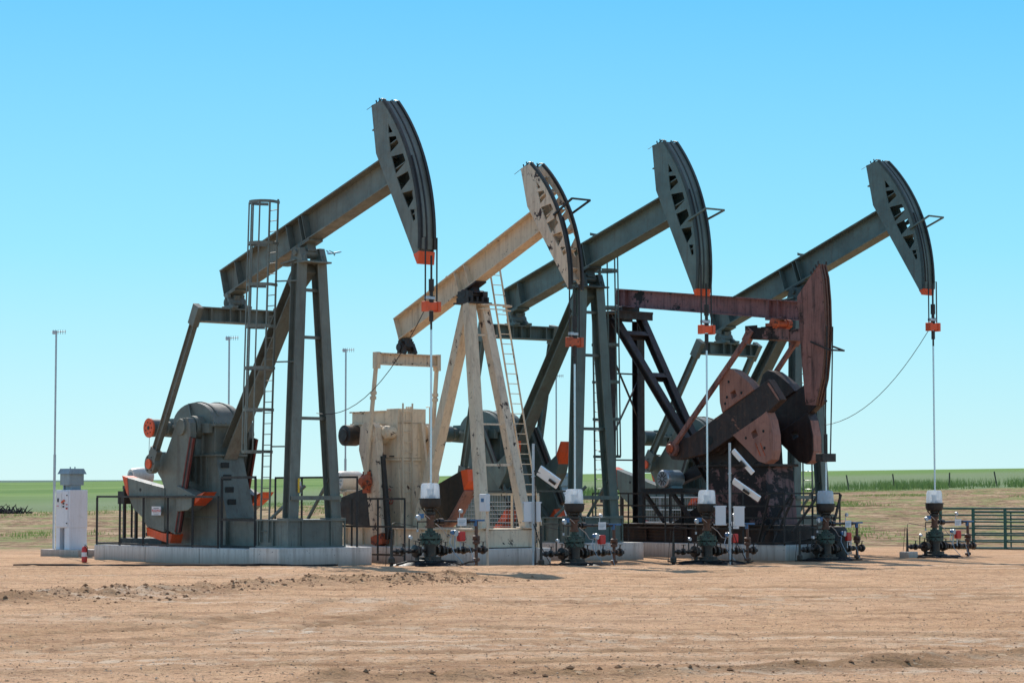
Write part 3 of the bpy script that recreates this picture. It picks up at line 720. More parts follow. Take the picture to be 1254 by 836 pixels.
    s = MB(); s.lathe([(.16,0),(.27,.0),(.30,.05),(.31,.3),(.31,.75),(.24,.9)], (-10.75,-.35,2.27), (0,1,0), 22); s.box(-11.0,-10.5,-.2,.4,1.94,2.0); mo = U_.b(s, 'motor', M['motorwhite'])
    s = MB()
    for k in range(8): t_ = k*PI/4; s.bar((-10.75+.07*math.cos(t_),-.362,2.27+.07*math.sin(t_)),(-10.75+.2*math.cos(t_),-.362,2.27+.2*math.sin(t_)), .01, .04)
    s.build('fan_grille', M['bluegrey'], mo, smooth=False)
    # spray painted scrawl on the pedestal
    s = MB(); c0 = (-7.95,1.95); pts = [(c0[0]+.12*math.cos(t_)+.02*t_, -.51, c0[1]+.14*math.sin(t_)-.05*t_) for t_ in np.linspace(0, 9, 26)]
    s.tube(pts, .012, 4); U_.b(s, 'spray_paint_mark', M['printred'])
    return U_
cream_pump()

# ------------------------------------------------------------------ maroon pump (front-mounted crank)
def brown_pump():
    B = M['brown']; K = M['black']; H_ = M['brownhead']
    U_ = Unit('pumpjack', 3, 50, -5.2); tag(U_.root, 'dark maroon rust-stained pumpjack with its head down and round crank weights', 'pumpjack')
    s = MB()
    for v in (-.98, .98):
        s.box(-9.7,-1.25,v-.03,v+.03,.33,.86); s.box(-9.7,-1.2,v-.13,v+.13,.86,.90); s.box(-9.7,-1.2,v-.13,v+.13,.302,.335)
        for k in range(5): s.box(-8.6,-5.2,v-.07,v+.07,.36+k*.1,.40+k*.1)
        for u in (-9.5,-8.2,-6.9,-5.0,-3.7,-2.4): s.box(u,u+.04,v-.12,v+.12,.335,.86)
    s.box(-1.28,-1.23,-1,1,.33,.86); s.box(-9.6,-1.3,-.9,.9,.85,.88)
    U_.b(s, 'base_skid', K, smooth=False)
    s = MB()
    s.plate([(-4.55,.9),(-1.75,.9),(-1.95,2.72),(-4.45,2.72)], -.62, .62)
    U_.b(s, 'pedestal', M['armblack'] if False else M['pedblack'], bevel=.01)
    s = MB(); s.box(-4.9,-1.75,-.68,.68,2.72,2.80)
    s.plate([(-4.9,2.8),(-2.3,2.8),(-2.35,3.5),(-2.7,4.05),(-3.3,4.35),(-4.2,4.3),(-4.9,3.9),(-5.1,3.3)], -.55, .55)
    for sg in (-1,1): s.lathe([(.42,0),(.42,.12),(.32,.12),(.32,.22)], (-3.93,sg*.55,3.53), (0,sg,0), 20)
    for k in range(8): s.lathe([(.03,0),(.03,.06)], (-4.7+k*.38,-.62,2.8), 'z', 6)
    U_.b(s, 'gearbox', K, bevel=.01)
    arm = [(-5.82,3.12),(-5.80,3.46),(-5.6,3.62),(-4.9,3.68),(-1.36,5.40),(-.84,4.76),(-1.35,4.40),(-4.08,3.13),(-5.4,2.95),(-5.7,2.98)]
    upw = [(-3.33,5.69),(-3.11,5.81),(-2.85,5.75),(-2.55,5.58),(-2.2,5.35),(-1.93,5.10),(-2.0,5.07),(-3.36,4.42),(-3.46,4.75),(-3.48,5.33)]
    low = [(-2.9,3.70),(-1.62,4.30),(-1.44,4.41),(-1.30,4.17),(-1.18,3.69),(-1.17,3.21),(-1.26,2.93),(-1.5,2.80),(-1.78,2.87),(-2.31,3.27)]
    def hole(c, a=.12): return rotc([(-a,-a*.9),(a,-a*.9),(a,a*.9),(-a,a*.9)], 25, c)
    for sg in (-1,1):
        s = MB(); s.plate(arm, sg*.78, sg*1.06); s.lathe([(.33,0),(.33,.12)], (-3.93,sg*.74,3.53), (0,sg,0), 20)
        ca = U_.b(s, 'crank_arm', K if sg > 0 else M['armblack'], bevel=.015)
        s = MB(); s.lathe([(.15,0),(.15,.01)], (-3.95,sg*1.06,3.55), (0,sg,0), 18); s.build('shaft_recess', M['liner'], ca)
        if sg < 0:
            s = MB(); s.plate([(-1.36,5.30),(-1.30,5.26),(-.93,4.80),(-.90,4.72),(-1.0,4.80),(-1.40,5.26)], -1.072, -1.06); s.build('worn_edge', M['rust'], ca, smooth=False)
        for wpoly, hc, nm in ((upw, (-2.85,4.98), 'u'), (low, (-1.95,3.72), 'l')):
            s = MB(); s.plate(wpoly, sg*.72, sg*1.10 if sg < 0 else 1.14, [hole(hc)])
            w_ = s.build('counterweight', M['rust'] if sg < 0 else K, ca, bevel=.015, smooth=False)
            s = MB()
            for d in ((-.1,.55),(.5,.1),(.55,-.55),(-.45,-.15)) if nm == 'l' else ((-.25,.5),(-.35,-.1),(.45,.05),(-.45,-.35)):
                s.lathe([(.045,0),(.045,.01)], (hc[0]+d[0]*.8, sg*1.10, hc[1]+d[1]*.8), (0,sg,0), 10)
            s.build('bolt_hole', M['liner'], w_)
            if sg < 0 and nm == 'l':
                # cast lettering, worn past reading
                s = MB()
                for r_ in range(2):
                    for k in range(3):
                        c = (-1.88+.24*r_+.0, 3.30+.0); q = rotc([(-.10,0),(.10,0),(.10,.03),(-.10,.03)], -65, (-1.84+.2*r_-.06*k+.1, 3.22+.11*k-.1)); s.plate(q, -1.112, -1.10)
                s.build('cast_mark', M['oldorange'], w_, smooth=False)
        rim = MB(); arcp = low[3:8]
        rim.plate(arcp+[(x+.02, z-.01) for x, z in arcp[::-1]], sg*.74, sg*1.09); rim.build('rim', M['rust'], ca, smooth=False)
        pin = (-5.52,3.32); E = (-2.05, 6.88)
        s = MB(); s.bar((pin[0],sg*1.22,pin[1]),(E[0],sg*1.10,E[1]), .12, .15); s.lathe([(.24,0),(.24,.16)], (pin[0],sg*1.10,pin[1]), (0,sg,0), 16)
        s.bar((E[0]-.25,sg*1.08,E[1]-.28),(E[0]+.02,sg*1.08,E[1]+.1), .2, .26)
        pt = U_.b(s, 'pitman_arm', H_, bevel=.008)
        s = MB(); s.lathe([(.14,0),(.15,.04),(.13,.07)], (pin[0],sg*1.28,pin[1]), (0,sg,0), 12); s.box(pin[0]-.05,pin[0]+.05,sg*1.36-.012,sg*1.36+.012,pin[1]-.08,pin[1]+.08); s.build('pin_cap', M['oldorange'], pt)
    s = MB(); s.ibeam((-2.05,-1.12,6.86),(-2.05,1.12,6.86), .5, .34, .03, .03, (1,0,0)); s.box(-2.28,-2.22,-1.1,1.1,6.7,7.02); s.box(-1.88,-1.82,-1.1,1.1,6.72,7.03)
    for v in (-1.1,-.4,.4,1.1): s.box(-2.3,-1.8,v-.02,v+.02,6.7,7.1)
    U_.b(s, 'equalizer', M['pedblack'], smooth=False)
    s = MB(); s.lathe([(.09,-.42),(.15,-.40),(.15,-.2),(.10,-.18),(.10,.18),(.14,.2),(.14,.38),(.10,.4)], (-1.80,0,7.20), 'y', 14)
    s.box(-2.1,-1.8,-.42,-.2,7.03,7.2); s.box(-2.1,-1.8,.2,.42,7.03,7.2); U_.b(s, 'equalizer_bearing', M['oldorange'])
    # beam
    sl = -.1125
    s = MB(); s.ibeam((-9.35,0,8.49),(-.78,0,8.49+8.57*sl), .34, .60, .035, .028, (0,1,0))
    for u in (-9.3,-8.9,-2.2,-1.8): 
        z = 8.49+(u+9.35)*sl
        for sg in (-1,1): s.box(u-.012,u+.012,sg*.09-.075,sg*.09+.075,z-.26,z+.26)
    s.box(-2.35,-1.6,-.17,.17,7.33,7.40)
    U_.b(s, 'walking_beam', M['beammaroon'], smooth=False)
    s = MB(); s.box(-9.6,-8.5,-.8,.8,7.90,7.98); s.lathe([(.12,-.5),(.12,.5)], (-9.05,0,8.05), 'y', 12); s.box(-9.3,-8.75,-.4,.4,7.98,8.14)
    for u in (-9.55,-8.55): s.box(u-.03,u+.03,-.8,.8,7.7,7.98)
    U_.b(s, 'saddle_bearing', K, bevel=.008)
    for sg in (-1,1):
        s = MB(); s.ibeam((-9.1,sg*.66,.90),(-9.1,sg*.66,7.70), .30, .30, .03, .03, (0,1,0)); U_.b(s, 'leg', K, smooth=False)
        s = MB(); s.ibeam((-8.95,sg*.64,7.80),(-6.05,sg*.20,3.80), .26, .24, .03, .03, (0,1,0)); s.ibeam((-6.05,sg*.20,3.80),(-4.7,sg*.2,2.2), .26, .24, .03, .03, (0,1,0)); U_.b(s, 'front_strut', K, smooth=False)
    s = MB()
    for f in (.16,.52): 
        u, v, z = -8.95+2.9*f, .64-.44*f, 7.8-4.0*f; s.ibeam((u,-v,z),(u,v,z), .2, .22, .025, .02, (1,0,-1)) 
    s.bar((-9.1,-.66,6.7),(-9.1,.66,4.4), .05, .05); s.bar((-9.1,.66,5.7),(-9.1,-.66,3.6), .05, .05)
    s.bar((-9.1,-.66,5.9),(-9.1,.66,5.9), .05, .05,(0,0,1)); s.bar((-9.1,-.66,3.0),(-9.1,.66,3.0), .05, .05,(0,0,1))
    U_.b(s, 'cross_brace', K, smooth=False)
    # head
    near = [(-.05,8.95),(-.98,7.99),(-.80,5.9),(-.66,4.62),(-.25,4.58),(.02,5.4),(.13,6.2),(.17,7.0),(.15,7.8),(.08,8.5)]
    s = MB(); s.plate(near, -.15, -.125); s.plate(near, .125, .15)
    s.plate([(-.05,8.93),(-.93,7.99),(-.75,5.9),(-.6,4.66),(-.3,4.62),(-.06,5.4),(.08,6.2),(.12,7.0),(.10,7.8),(.02,8.5)], -.122, .122)
    hd = U_.b(s, 'horse_head', H_, smooth=False)
    s = MB(); fa = near[4:]+[near[0]]
    for v0, v1 in ((-.152,-.10),(-.03,.03),(.10,.152)): s.plate([(x+.03,z) for x, z in fa]+[(x+.001,z) for x, z in fa[::-1]], v0, v1)
    s.build('rope_rail', M['rustpipe'], hd, smooth=False)
    s = MB()
    for k in range(4): s.lathe([(.03,0),(.03,.1)], (-.05-.1*k,-.18,8.93-.10*k), 'z', 6); s.lathe([(.03,0),(.03,.1)], (-.05-.1*k,.18,8.93-.10*k), 'z', 6)
    s.build('rope_clamp', M['dark'], hd)
    s = MB(); pts = [(-.35,-.23,6.55),(.55,-.36,6.25),(.55,.3,6.25),(.1,.3,6.4)]
    for a, b in zip(pts, pts[1:]): s.bar(a, b, .05, .05, (0,0,1))
    s.build('bracket', K, hd, smooth=False)
    s = MB()
    for v in (-.13,.13): s.tube([(.1,v,3.0),(.2,v,5.6),(.24,v,7.0)], .022, 6)
    U_.b(s, 'bridle_rope', M['rope'])
    s = MB(); s.box(-.12,.18,-.3,.3,2.85,3.1); s.lathe([(.06,0),(.06,.6)], (.03,0,3.1), 'z', 8); U_.b(s, 'carrier_bar', M['dark'], bevel=.01)
    s = MB(); s.tube([(.03,0,1.75),(.03,0,2.85)], .028, 8); U_.b(s, 'polished_rod', M['rod'])
    # motor on its stand at the back
    s = MB(); s.box(-7.7,-5.7,-.55,.75,1.95,2.05); s.box(-7.75,-5.65,-.6,.8,1.88,1.95)
    for u, v in ((-7.6,-.5),(-5.8,-.5),(-7.6,.7),(-5.8,.7)): s.bar((u,v,.9),(u,v,1.9), .07, .07)
    s.bar((-7.5,-.52,1.85),(-6.6,-.52,.95), .12, .1); s.bar((-6.2,-.52,1.85),(-5.4,-.52,1.1), .12, .1)
    U_.b(s, 'motor_stand', K, smooth=False)
    s = MB(); s.lathe([(.10,0),(.25,0),(.29,.04),(.29,.14)], (-6.6,-.62,2.36), (0,1,0), 24); mo = U_.b(s, 'motor', M['steel'])
    s = MB(); s.lathe([(.28,.14),(.28,.72),(.2,.85)], (-6.6,-.62,2.36), (0,1,0), 24)
    for k in range(14): t_ = k*2*PI/14; s.bar((-6.6+.285*math.cos(t_),-.45,2.36+.285*math.sin(t_)),(-6.6+.285*math.cos(t_),.1,2.36+.285*math.sin(t_)), .03, .015)
    s.box(-6.8,-6.4,-.4,.1,2.05,2.12); s.build('cooling_fins', M['bluegrey'], mo)
    s = MB()
    for k in range(10): t_ = k*PI/5; s.bar((-6.6+.06*math.cos(t_),-.628,2.36+.06*math.sin(t_)),(-6.6+.22*math.cos(t_),-.628,2.36+.22*math.sin(t_)), .01, .025)
    s.build('fan_grille', M['dark'], mo, smooth=False)
    # belt guard
    s = MB(); s.plate([(-6.9,.9),(-4.6,.9),(-4.6,1.5),(-5.0,1.9),(-5.6,1.5)], .1, .5); s.plate([(-7.0,2.1),(-6.2,2.7),(-4.4,3.3),(-4.4,2.85)], .2, .5); U_.b(s, 'belt_guard', K, smooth=False)
brown_pump()

# ------------------------------------------------------------------ concrete pads
pad('concrete_pad', 'stepped pale concrete pad under the largest green-grey pumpjack', 0, 50, [(-15.2,-6.20,-1.32,1.32,-.4,.30),(-6.198,-4.72,-1.6,1.6,-.4,.36)])
pad('concrete_pad', 'oil-stained concrete pad under the chipped cream pumpjack', 1, 50, [(-11.6,-2.6,-1.4,1.4,-.4,.30)])
pad('concrete_pad', 'concrete pad under the teal pumpjack behind the cream one', 2, 54, [(-15.6,-6.30,-1.0,1.0,-.4,.30),(-6.298,-4.6,-1.36,1.36,-.4,.36)])
pad('concrete_pad', 'concrete pad under the dark maroon pumpjack', 3, 50, [(-10.2,-.45,-1.3,1.3,-.4,.30)])
pad('concrete_pad', 'concrete pad under the farthest teal pumpjack', 4, 49.5, [(-15.6,-6.30,-1.0,1.0,-.4,.30),(-6.298,-4.7,-1.36,1.36,-.4,.36)])

# ------------------------------------------------------------------ guard rails
def W(i, yaw, *uv): return [world_of(i, yaw, u, v) for u, v in uv]
BK = M['dark']
rl = railing('guard_rail', 'black guard rail with danger sign before the largest pumpjack', W(0,50,(-15.1,1.2),(-15.15,-1.26),(-8.3,-1.26)), .30, 1.78, BK, (.03,), 1.35, .03)
railing('guard_rail', 'short black rail frame on the far side of the left pad, behind the crank', W(0,50,(-14.9,1.25),(-12.6,1.25)), .30, 1.9, BK, (.7,.03), .9, .04)
sg_ = MB(); x, y = world_of(0,50,-11.9,-1.0); o0 = rl.location
def sign(parentname, label, i, yaw, u, v, z, w=.51, h=.26):
    x, y = world_of(i, yaw, u, v); e = empty(parentname, (x, y, z), -rad(yaw)); tag(e, label, 'sign')
    m_ = MB(); m_.box(-w/2, w/2, -.006, .006, -h/2, h/2); m_.build('board', M['card'], e, smooth=False)
    m_ = MB(); m_.box(-w/2+.01, w/2-.01, -.010, -.007, -h*.12, h*.17); m_.build('red_band', M['printred'], e, smooth=False)
    flat_text('DANGER', .10*w/.42, M['card'], e, (0,-.0125,h*.03), (rad(90),0,0))
    m_ = MB()
    for k, ww in enumerate((.30,.24)): m_.box(-ww/2*w/.42, ww/2*w/.42, -.009, -.007, -h*.24-k*.05, -h*.20-k*.05)
    m_.box(-.12*w/.42, .12*w/.42, -.009, -.007, h*.28, h*.34)
    m_.build('small_print', M['printblack'], e, smooth=False)
    return e
sign('danger_sign', 'danger sign on the black rail left of the largest pumpjack', 0, 50, -11.6, -1.31, 1.36)
railing('guard_rail', 'tall black rail frame beside the largest pumpjack gearbox base', W(0,50,(-8.95,-.72),(-7.2,-.72)), .30, 2.34, BK, (.40,.02), 1.8, .035)
railing('guard_rail', 'black rail on the far side of the largest pumpjack', W(0,50,(-9.0,1.2),(-4.9,1.2)), .10, 2.34, BK, (.38,), 1.4, .028)
sign('danger_sign', 'danger sign on the rail behind the largest pumpjack ladder', 0, 50, -7.9, 1.15, 2.05, .6, .34)
railing('guard_rail', 'black rail in front of the cream gearbox', W(1,50,(-9.2,-1.9),(-5.3,-1.9)), -.1, 1.72, BK, (.55,.1), 1.25, .028)
m_ = railing('guard_rail', 'cream rail with wire mesh at the cream pumpjack leg', W(1,50,(-6.6,1.25),(-3.0,1.25)), .30, 1.85, M['cream'], (.02,), 1.2, .035, mesh=True)
railing('guard_rail', 'green rail around the teal pumpjack behind the cream one', W(2,54,(-9.3,-1.3),(-5.0,-1.3)), .1, 1.95, M['dgreen'], (.45,), 1.5, .028)
railing('guard_rail', 'long black rail along the dark maroon pumpjack', W(3,50,(-9.3,-1.25),(-.55,-1.25),(-.55,1.25)), .30, 1.88, BK, (.30,.52,.75), 1.6, .025)
railing('guard_rail', 'light grey mesh rail at the farthest pumpjack base', W(4,49.5,(-12.5,-1.25),(-5.6,-1.25)), .0, 1.75, M['steel'], (.25,.5,.75), 1.2, .022, mesh=True)
for k,(u,v) in enumerate(((-4.0,-1.0),)):
    pass
s = MB(); 
for a, b in (((-1.1,-1.32,1.85),(-1.6,-1.32,.35)),((-.55,-.88,1.85),(-1.45,-1.2,.6)),((-.5,-.9,1.75),(-.98,-1.32,.32)),((-.5,.2,1.8),(-.5,-.95,.7)),((-.5,1.25,1.85),(-.5,.9,.9)),((-1.7,-1.32,.36),(-.45,-1.32,.36)),((-.47,-1.34,.36),(-.47,1.28,.6)),((-.47,.9,.4),(-.47,.9,1.0)),((-1.45,-1.32,.36),(-1.45,-1.15,.7))):
    s.bar(a, b, .07, .05)
x, y = world_of(3,50,-.9,0); u0 = -.9
for k in range(len(s.v)): p = s.v[k]; s.v[k] = (p[0]-u0, p[1], p[2])
o = s.build('brace_bars', BK, smooth=False); o.location = (x, y, 0); o.rotation_euler = (0,0,-rad(50)); tag(o, 'black slanting brace bars at the right end of the maroon pumpjack base', 'brace')

# ------------------------------------------------------------------ wellheads
def wellhead():
    r = empty('wellhead', (0,0,0)); O = M['oily']
    s = MB(); s.lathe([(.40,-.1),(.40,.13),(.30,.15),(.30,.22),(.17,.22),(.17,.50),(.22,.50),(.22,.56),(.16,.56),(.16,.60)], (0,0,0), 'z', 24); s.box(-.46,-.40,-.05,.05,-.1,.34); s.build('casing_base', O, r)
    s = MB(); s.lathe([(.19,.56),(.27,.56),(.27,.66),(.20,.66),(.20,.70),(.285,.70),(.285,.80),(.22,.80),(.22,.86),(.14,.86),(.14,.92),(.08,.92),(.08,1.0)], (0,0,0), 'z', 24)
    s.tube([(-.40,0,.68),(.40,0,.68)], .03, 6)
    for k in range(8):
        t_ = k*PI/4
        for z0, z1, rr in ((.54,.70,.24),(.69,.83,.255)): s.lathe([(.022,0),(.022,z1-z0)], (rr*math.cos(t_),rr*math.sin(t_),z0), 'z', 6)
    s.build('casing_head', M['bodygreen'], r)
    s = MB(); s.lathe([(.09,.98),(.13,.98),(.13,1.04),(.10,1.04),(.10,1.26),(.14,1.26),(.14,1.32),(.09,1.32)], (0,0,0), 'z', 16); s.build('pumping_tee', M['rustpipe'], r)
    s = MB(); s.lathe([(.10,1.32),(.15,1.34),(.15,1.40),(.11,1.42),(.14,1.46),(.14,1.50),(.09,1.50)], (0,0,0), 'z', 14)
    for k in range(3): t_ = k*2.1+.4; s.tube([(.1*math.cos(t_),.1*math.sin(t_),1.36),(.23*math.cos(t_),.23*math.sin(t_),1.52)], .02, 5)
    s.tube([(.16,0,1.5),(.30,.0,1.36),(.34,0,1.28)], .02, 6); s.build('stuffing_box', O, r)
    s = MB(); s.lathe([(.18,1.50),(.25,1.54),(.28,1.62),(.285,1.74),(.31,1.745),(.31,1.765),(.25,1.765),(.24,1.62),(.16,1.54)], (0,0,0), 'z', 24); s.build('drip_pan', M['dark'], r)
    s = MB(); n = 28; prof = [(.262,1.768),(.255,1.9),(.245,2.08),(.225,2.15),(.18,2.165),(.03,2.17)]
    vs = [(a*math.cos(2*PI*k/n), a*math.sin(2*PI*k/n), z) for a, z in prof for k in range(n)]
    s.add(vs, [(j*n+k, j*n+(k+1)%n, (j+1)*n+(k+1)%n, (j+1)*n+k) for j in range(len(prof)-1) for k in range(n)])
    s.build('plastic_dome', M['dome'], r)
    s = MB(); s.lathe([(.13,1.77),(.13,1.82),(.08,1.82),(.08,1.98),(.10,1.98),(.10,2.02),(.04,2.02)], (0,0,0), 'z', 12); s.build('rod_packing', M['bluegrey'], r)
    # upper flow line
    s = MB(); s.tube([(.08,0,1.15),(1.62,0,1.15)], .035, 8); s.lathe([(.09,.28),(.09,.42)], (0,0,1.15), 'x', 8); s.lathe([(.075,.18),(.075,.24)], (0,0,1.15), 'x', 8)
    for x in (1.05,1.25): s.lathe([(.06,x),(.06,x+.08)], (0,0,1.15), 'x', 8)
    s.tube([(-.1,0,1.15),(-.42,0,1.15)], .02, 6); s.tube([(-.42,0,1.15),(-.42,0,.95)], .015, 6)
    s.build('flow_line', O, r)
    s = MB(); s.bar((1.28,0,1.17),(1.85,0,1.17), .06, .05); s.lathe([(.05,-.07),(.05,.07)], (1.55,0,1.09), 'z', 8); s.build('valve_handle', M['blue'], r, smooth=False)
    s = MB(); s.tube([(1.58,0,-.05),(1.58,0,1.15)], .045, 8)
    for z in (.12,.58,.72): s.lathe([(.075,z-.05),(.10,z-.03),(.10,z+.03),(.075,z+.05)], (1.58,0,0), 'z', 10)
    s.tube([(1.58,-.12,.66),(1.58,.12,.66)], .04, 6); s.build('riser_pipe', M['rustpipe'], r)
    # lower casing lines
    s = MB(); s.tube([(-1.28,0,.38),(-.15,0,.38)], .045, 8); s.tube([(.15,0,.38),(1.95,0,.38)], .045, 8)
    for x, q in ((-1.1,.08),(-.92,.10),(-.70,.07),(-.50,.17),(-.38,.14),(.24,.12),(.36,.16),(.5,.13),(.66,.09),(.85,.07),(.97,.09),(1.12,.11),(1.25,.07),(1.4,.08),(1.68,.08),(1.8,.12),(1.92,.06)):
        s.lathe([(q*.6,-.05),(q,-.03),(q,.03),(q*.6,.05)], (x,random.uniform(-.02,.02),.38), 'x', 10)
        if q > .09: s.tube([(x,0,.38),(x,-.03,.38+q+.09)], .018, 5); s.lathe([(.07,0),(.07,.015)], (x,-.03,.38+q+.09), 'z', 8)
    s.build('casing_valve', O, r)
    s = MB(); s.tube([(-1.28,0,-.05),(-1.28,0,.38),(-1.28,0,.95)], [.05,.04,.02], 8); s.lathe([(.07,.05),(.09,.08),(.09,.2),(.06,.24)], (-1.28,0,0), 'z', 10)
    s.tube([(-1.28,0,.75),(-1.26,0,1.1),(-1.18,0,1.13),(-.42,0,1.02)], .009, 5)
    s.tube([(-.7,0,.4),(-.7,0,.72)], .02, 6); s.tube([(-1.4,.1,.0),(-1.44,0,.5),(-1.38,0,1.0),(-1.28,0,.95)], .008, 5)
    s.build('bleed_pipe', O, r)
    # pressure switches, gauges
    s = MB(); s.box(.84,1.06,-.20,-.06,.62,.88); s.build('switch_box', M['red'], r, bevel=.03)
    for q_, c_ in ((.085,(.76,-.1,.84)),(.07,(-.46,-.05,1.26)),(.055,(1.02,0,1.42)),(.05,(-.7,-.02,.74))):
        s = MB(); s.lathe([(q_,0),(q_,.06)], c_, (0,-1,0), 16); s.build('gauge', M['steel'], r)
    s = MB(); s.lathe([(.03,0),(.03,.07)], (-.42,0,.88), 'z', 8); s.build('drain_plug', M['steel'], r)
    for p_, q_, r_ in (((1.02,.02,1.15),(1.02,.02,1.4),.012),((.78,-.08,.42),(.78,-.08,.82),.022),((.95,-.1,.4),(.95,-.1,.62),.02)):
        s = MB(); s.tube([p_, q_], r_, 6); s.build('gauge_stem', M['steel'], r)
    s = MB(); s.lathe([(.06,0),(.06,.06)], (.66,-.1,.86), (0,-1,0), 12); s.build('transmitter', M['blue'], r)
    s = MB(); s.box(-.40,-.30,-.12,0,1.24,1.36); s.build('transmitter', M['blue'], r)
    s = MB(); s.tube([(.1,-.1,1.1),(.3,-.15,.95),(.45,-.15,.78),(.66,-.12,.74)], .012, 5); s.tube([(-.42,-.05,1.3),(-.25,-.1,1.34),(-.1,-.12,1.22)], .012, 5)
    s.tube([(.66,-.1,.8),(.5,-.2,.6),(.6,-.3,.3),(.85,-.35,.05)], .010, 5); s.tube([(.9,-.1,.6),(1.1,-.3,.5),(1.2,-.4,.02)], .008, 5)
    s.build('tubing', M['steel'], r)
    s = MB(); s.box(.86,1.16,-.10,-.09,1.03,1.24); cd = s.build('tag_card', M['card'], r, smooth=False)
    s = MB(); s.box(.89,1.13,-.103,-.101,1.16,1.175); s.box(.89,1.10,-.103,-.101,1.12,1.135); s.box(.89,1.06,-.103,-.101,1.08,1.095); s.build('small_print', M['bluegrey'], cd, smooth=False)
    return r
WL = ['wellhead in front of the cream gearbox, below the largest pumpjack head',
      'wellhead below the cream pumpjack head, between the cream legs and teal skid',
      'wellhead before the maroon pumpjack gearbox, below the teal head of the middle pump',
      'wellhead at the right end of the maroon pumpjack, with a dark tank at its side',
      'wellhead standing alone at far right in front of the green pipe fence']
WZ = [-.02,-.17,-.19,-.20,-.19]
w0 = wellhead()
for i in range(5):
    w = w0 if i == 0 else copy_tree(w0)
    x, y = WELLS[i]; w.location = (x, y, WZ[i]); w.rotation_euler = (0,0,rad(40+(0,3,-4,5,-2)[i])); tag(w, WL[i], 'wellhead', 'wellheads in a row before the pumps')
x, y = WELLS[3]
s = MB(); s.lathe([(.05,0),(.32,.02),(.34,.1),(.34,.95),(.28,1.05),(.05,1.08)], (0,0,0), 'z', 20); o = s.build('drip_tank', M['dark']); o.location = (x+.42, y+.75, -.2); tag(o, 'small dark tank behind the wellhead at the maroon pumpjack', 'tank')
# concrete foot under the bleed pipe of the last well
x, y = world_of(4, 50, 0, -1.28); s = MB(); s.box(-.22,.22,-.2,.2,-.05,.22); o = s.build('concrete_block', M['concrete'], bevel=.02, smooth=False); o.location = (x, y-.03, -.18); o.rotation_euler = (0,0,rad(40)); tag(o, 'small concrete block under the left pipe of the lone right wellhead', 'block')
# oily liner mats and hoses
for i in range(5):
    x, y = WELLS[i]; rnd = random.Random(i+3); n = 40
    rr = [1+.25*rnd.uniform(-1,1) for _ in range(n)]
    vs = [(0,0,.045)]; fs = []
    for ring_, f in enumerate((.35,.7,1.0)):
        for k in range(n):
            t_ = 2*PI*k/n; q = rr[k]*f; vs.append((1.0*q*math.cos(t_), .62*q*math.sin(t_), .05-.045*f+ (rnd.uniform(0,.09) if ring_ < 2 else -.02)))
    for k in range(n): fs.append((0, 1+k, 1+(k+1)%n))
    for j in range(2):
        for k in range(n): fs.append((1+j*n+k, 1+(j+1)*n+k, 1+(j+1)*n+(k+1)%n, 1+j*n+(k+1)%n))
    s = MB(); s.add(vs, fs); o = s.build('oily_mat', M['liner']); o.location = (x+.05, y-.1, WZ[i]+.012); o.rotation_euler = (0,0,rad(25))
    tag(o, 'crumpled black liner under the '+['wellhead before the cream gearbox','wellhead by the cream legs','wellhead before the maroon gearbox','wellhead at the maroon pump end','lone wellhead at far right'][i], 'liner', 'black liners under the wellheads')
    s = MB(); P = [Vector((rnd.uniform(-1.3,-.6), rnd.uniform(-.6,-.1), .03))]
    for k in range(9): P.append(P[-1]+Vector((rnd.uniform(.12,.38), rnd.uniform(-.16,.14), 0)))
    for k, p in enumerate(P): p.z = .03+.10*abs(math.sin(k*.9+i))*(1 if i < 3 else .5)
    s.tube(P, .022, 6); o = s.build('hose', M['hose']); o.location = (x, y-.35, WZ[i]); tag(o, 'loose dark hose on the dirt before the '+['wellhead near the cream gearbox','wellhead by the cream legs','wellhead before the maroon gearbox','wellhead at the maroon pump end','lone right wellhead'][i], 'hose', 'hoses lying by the wellheads')

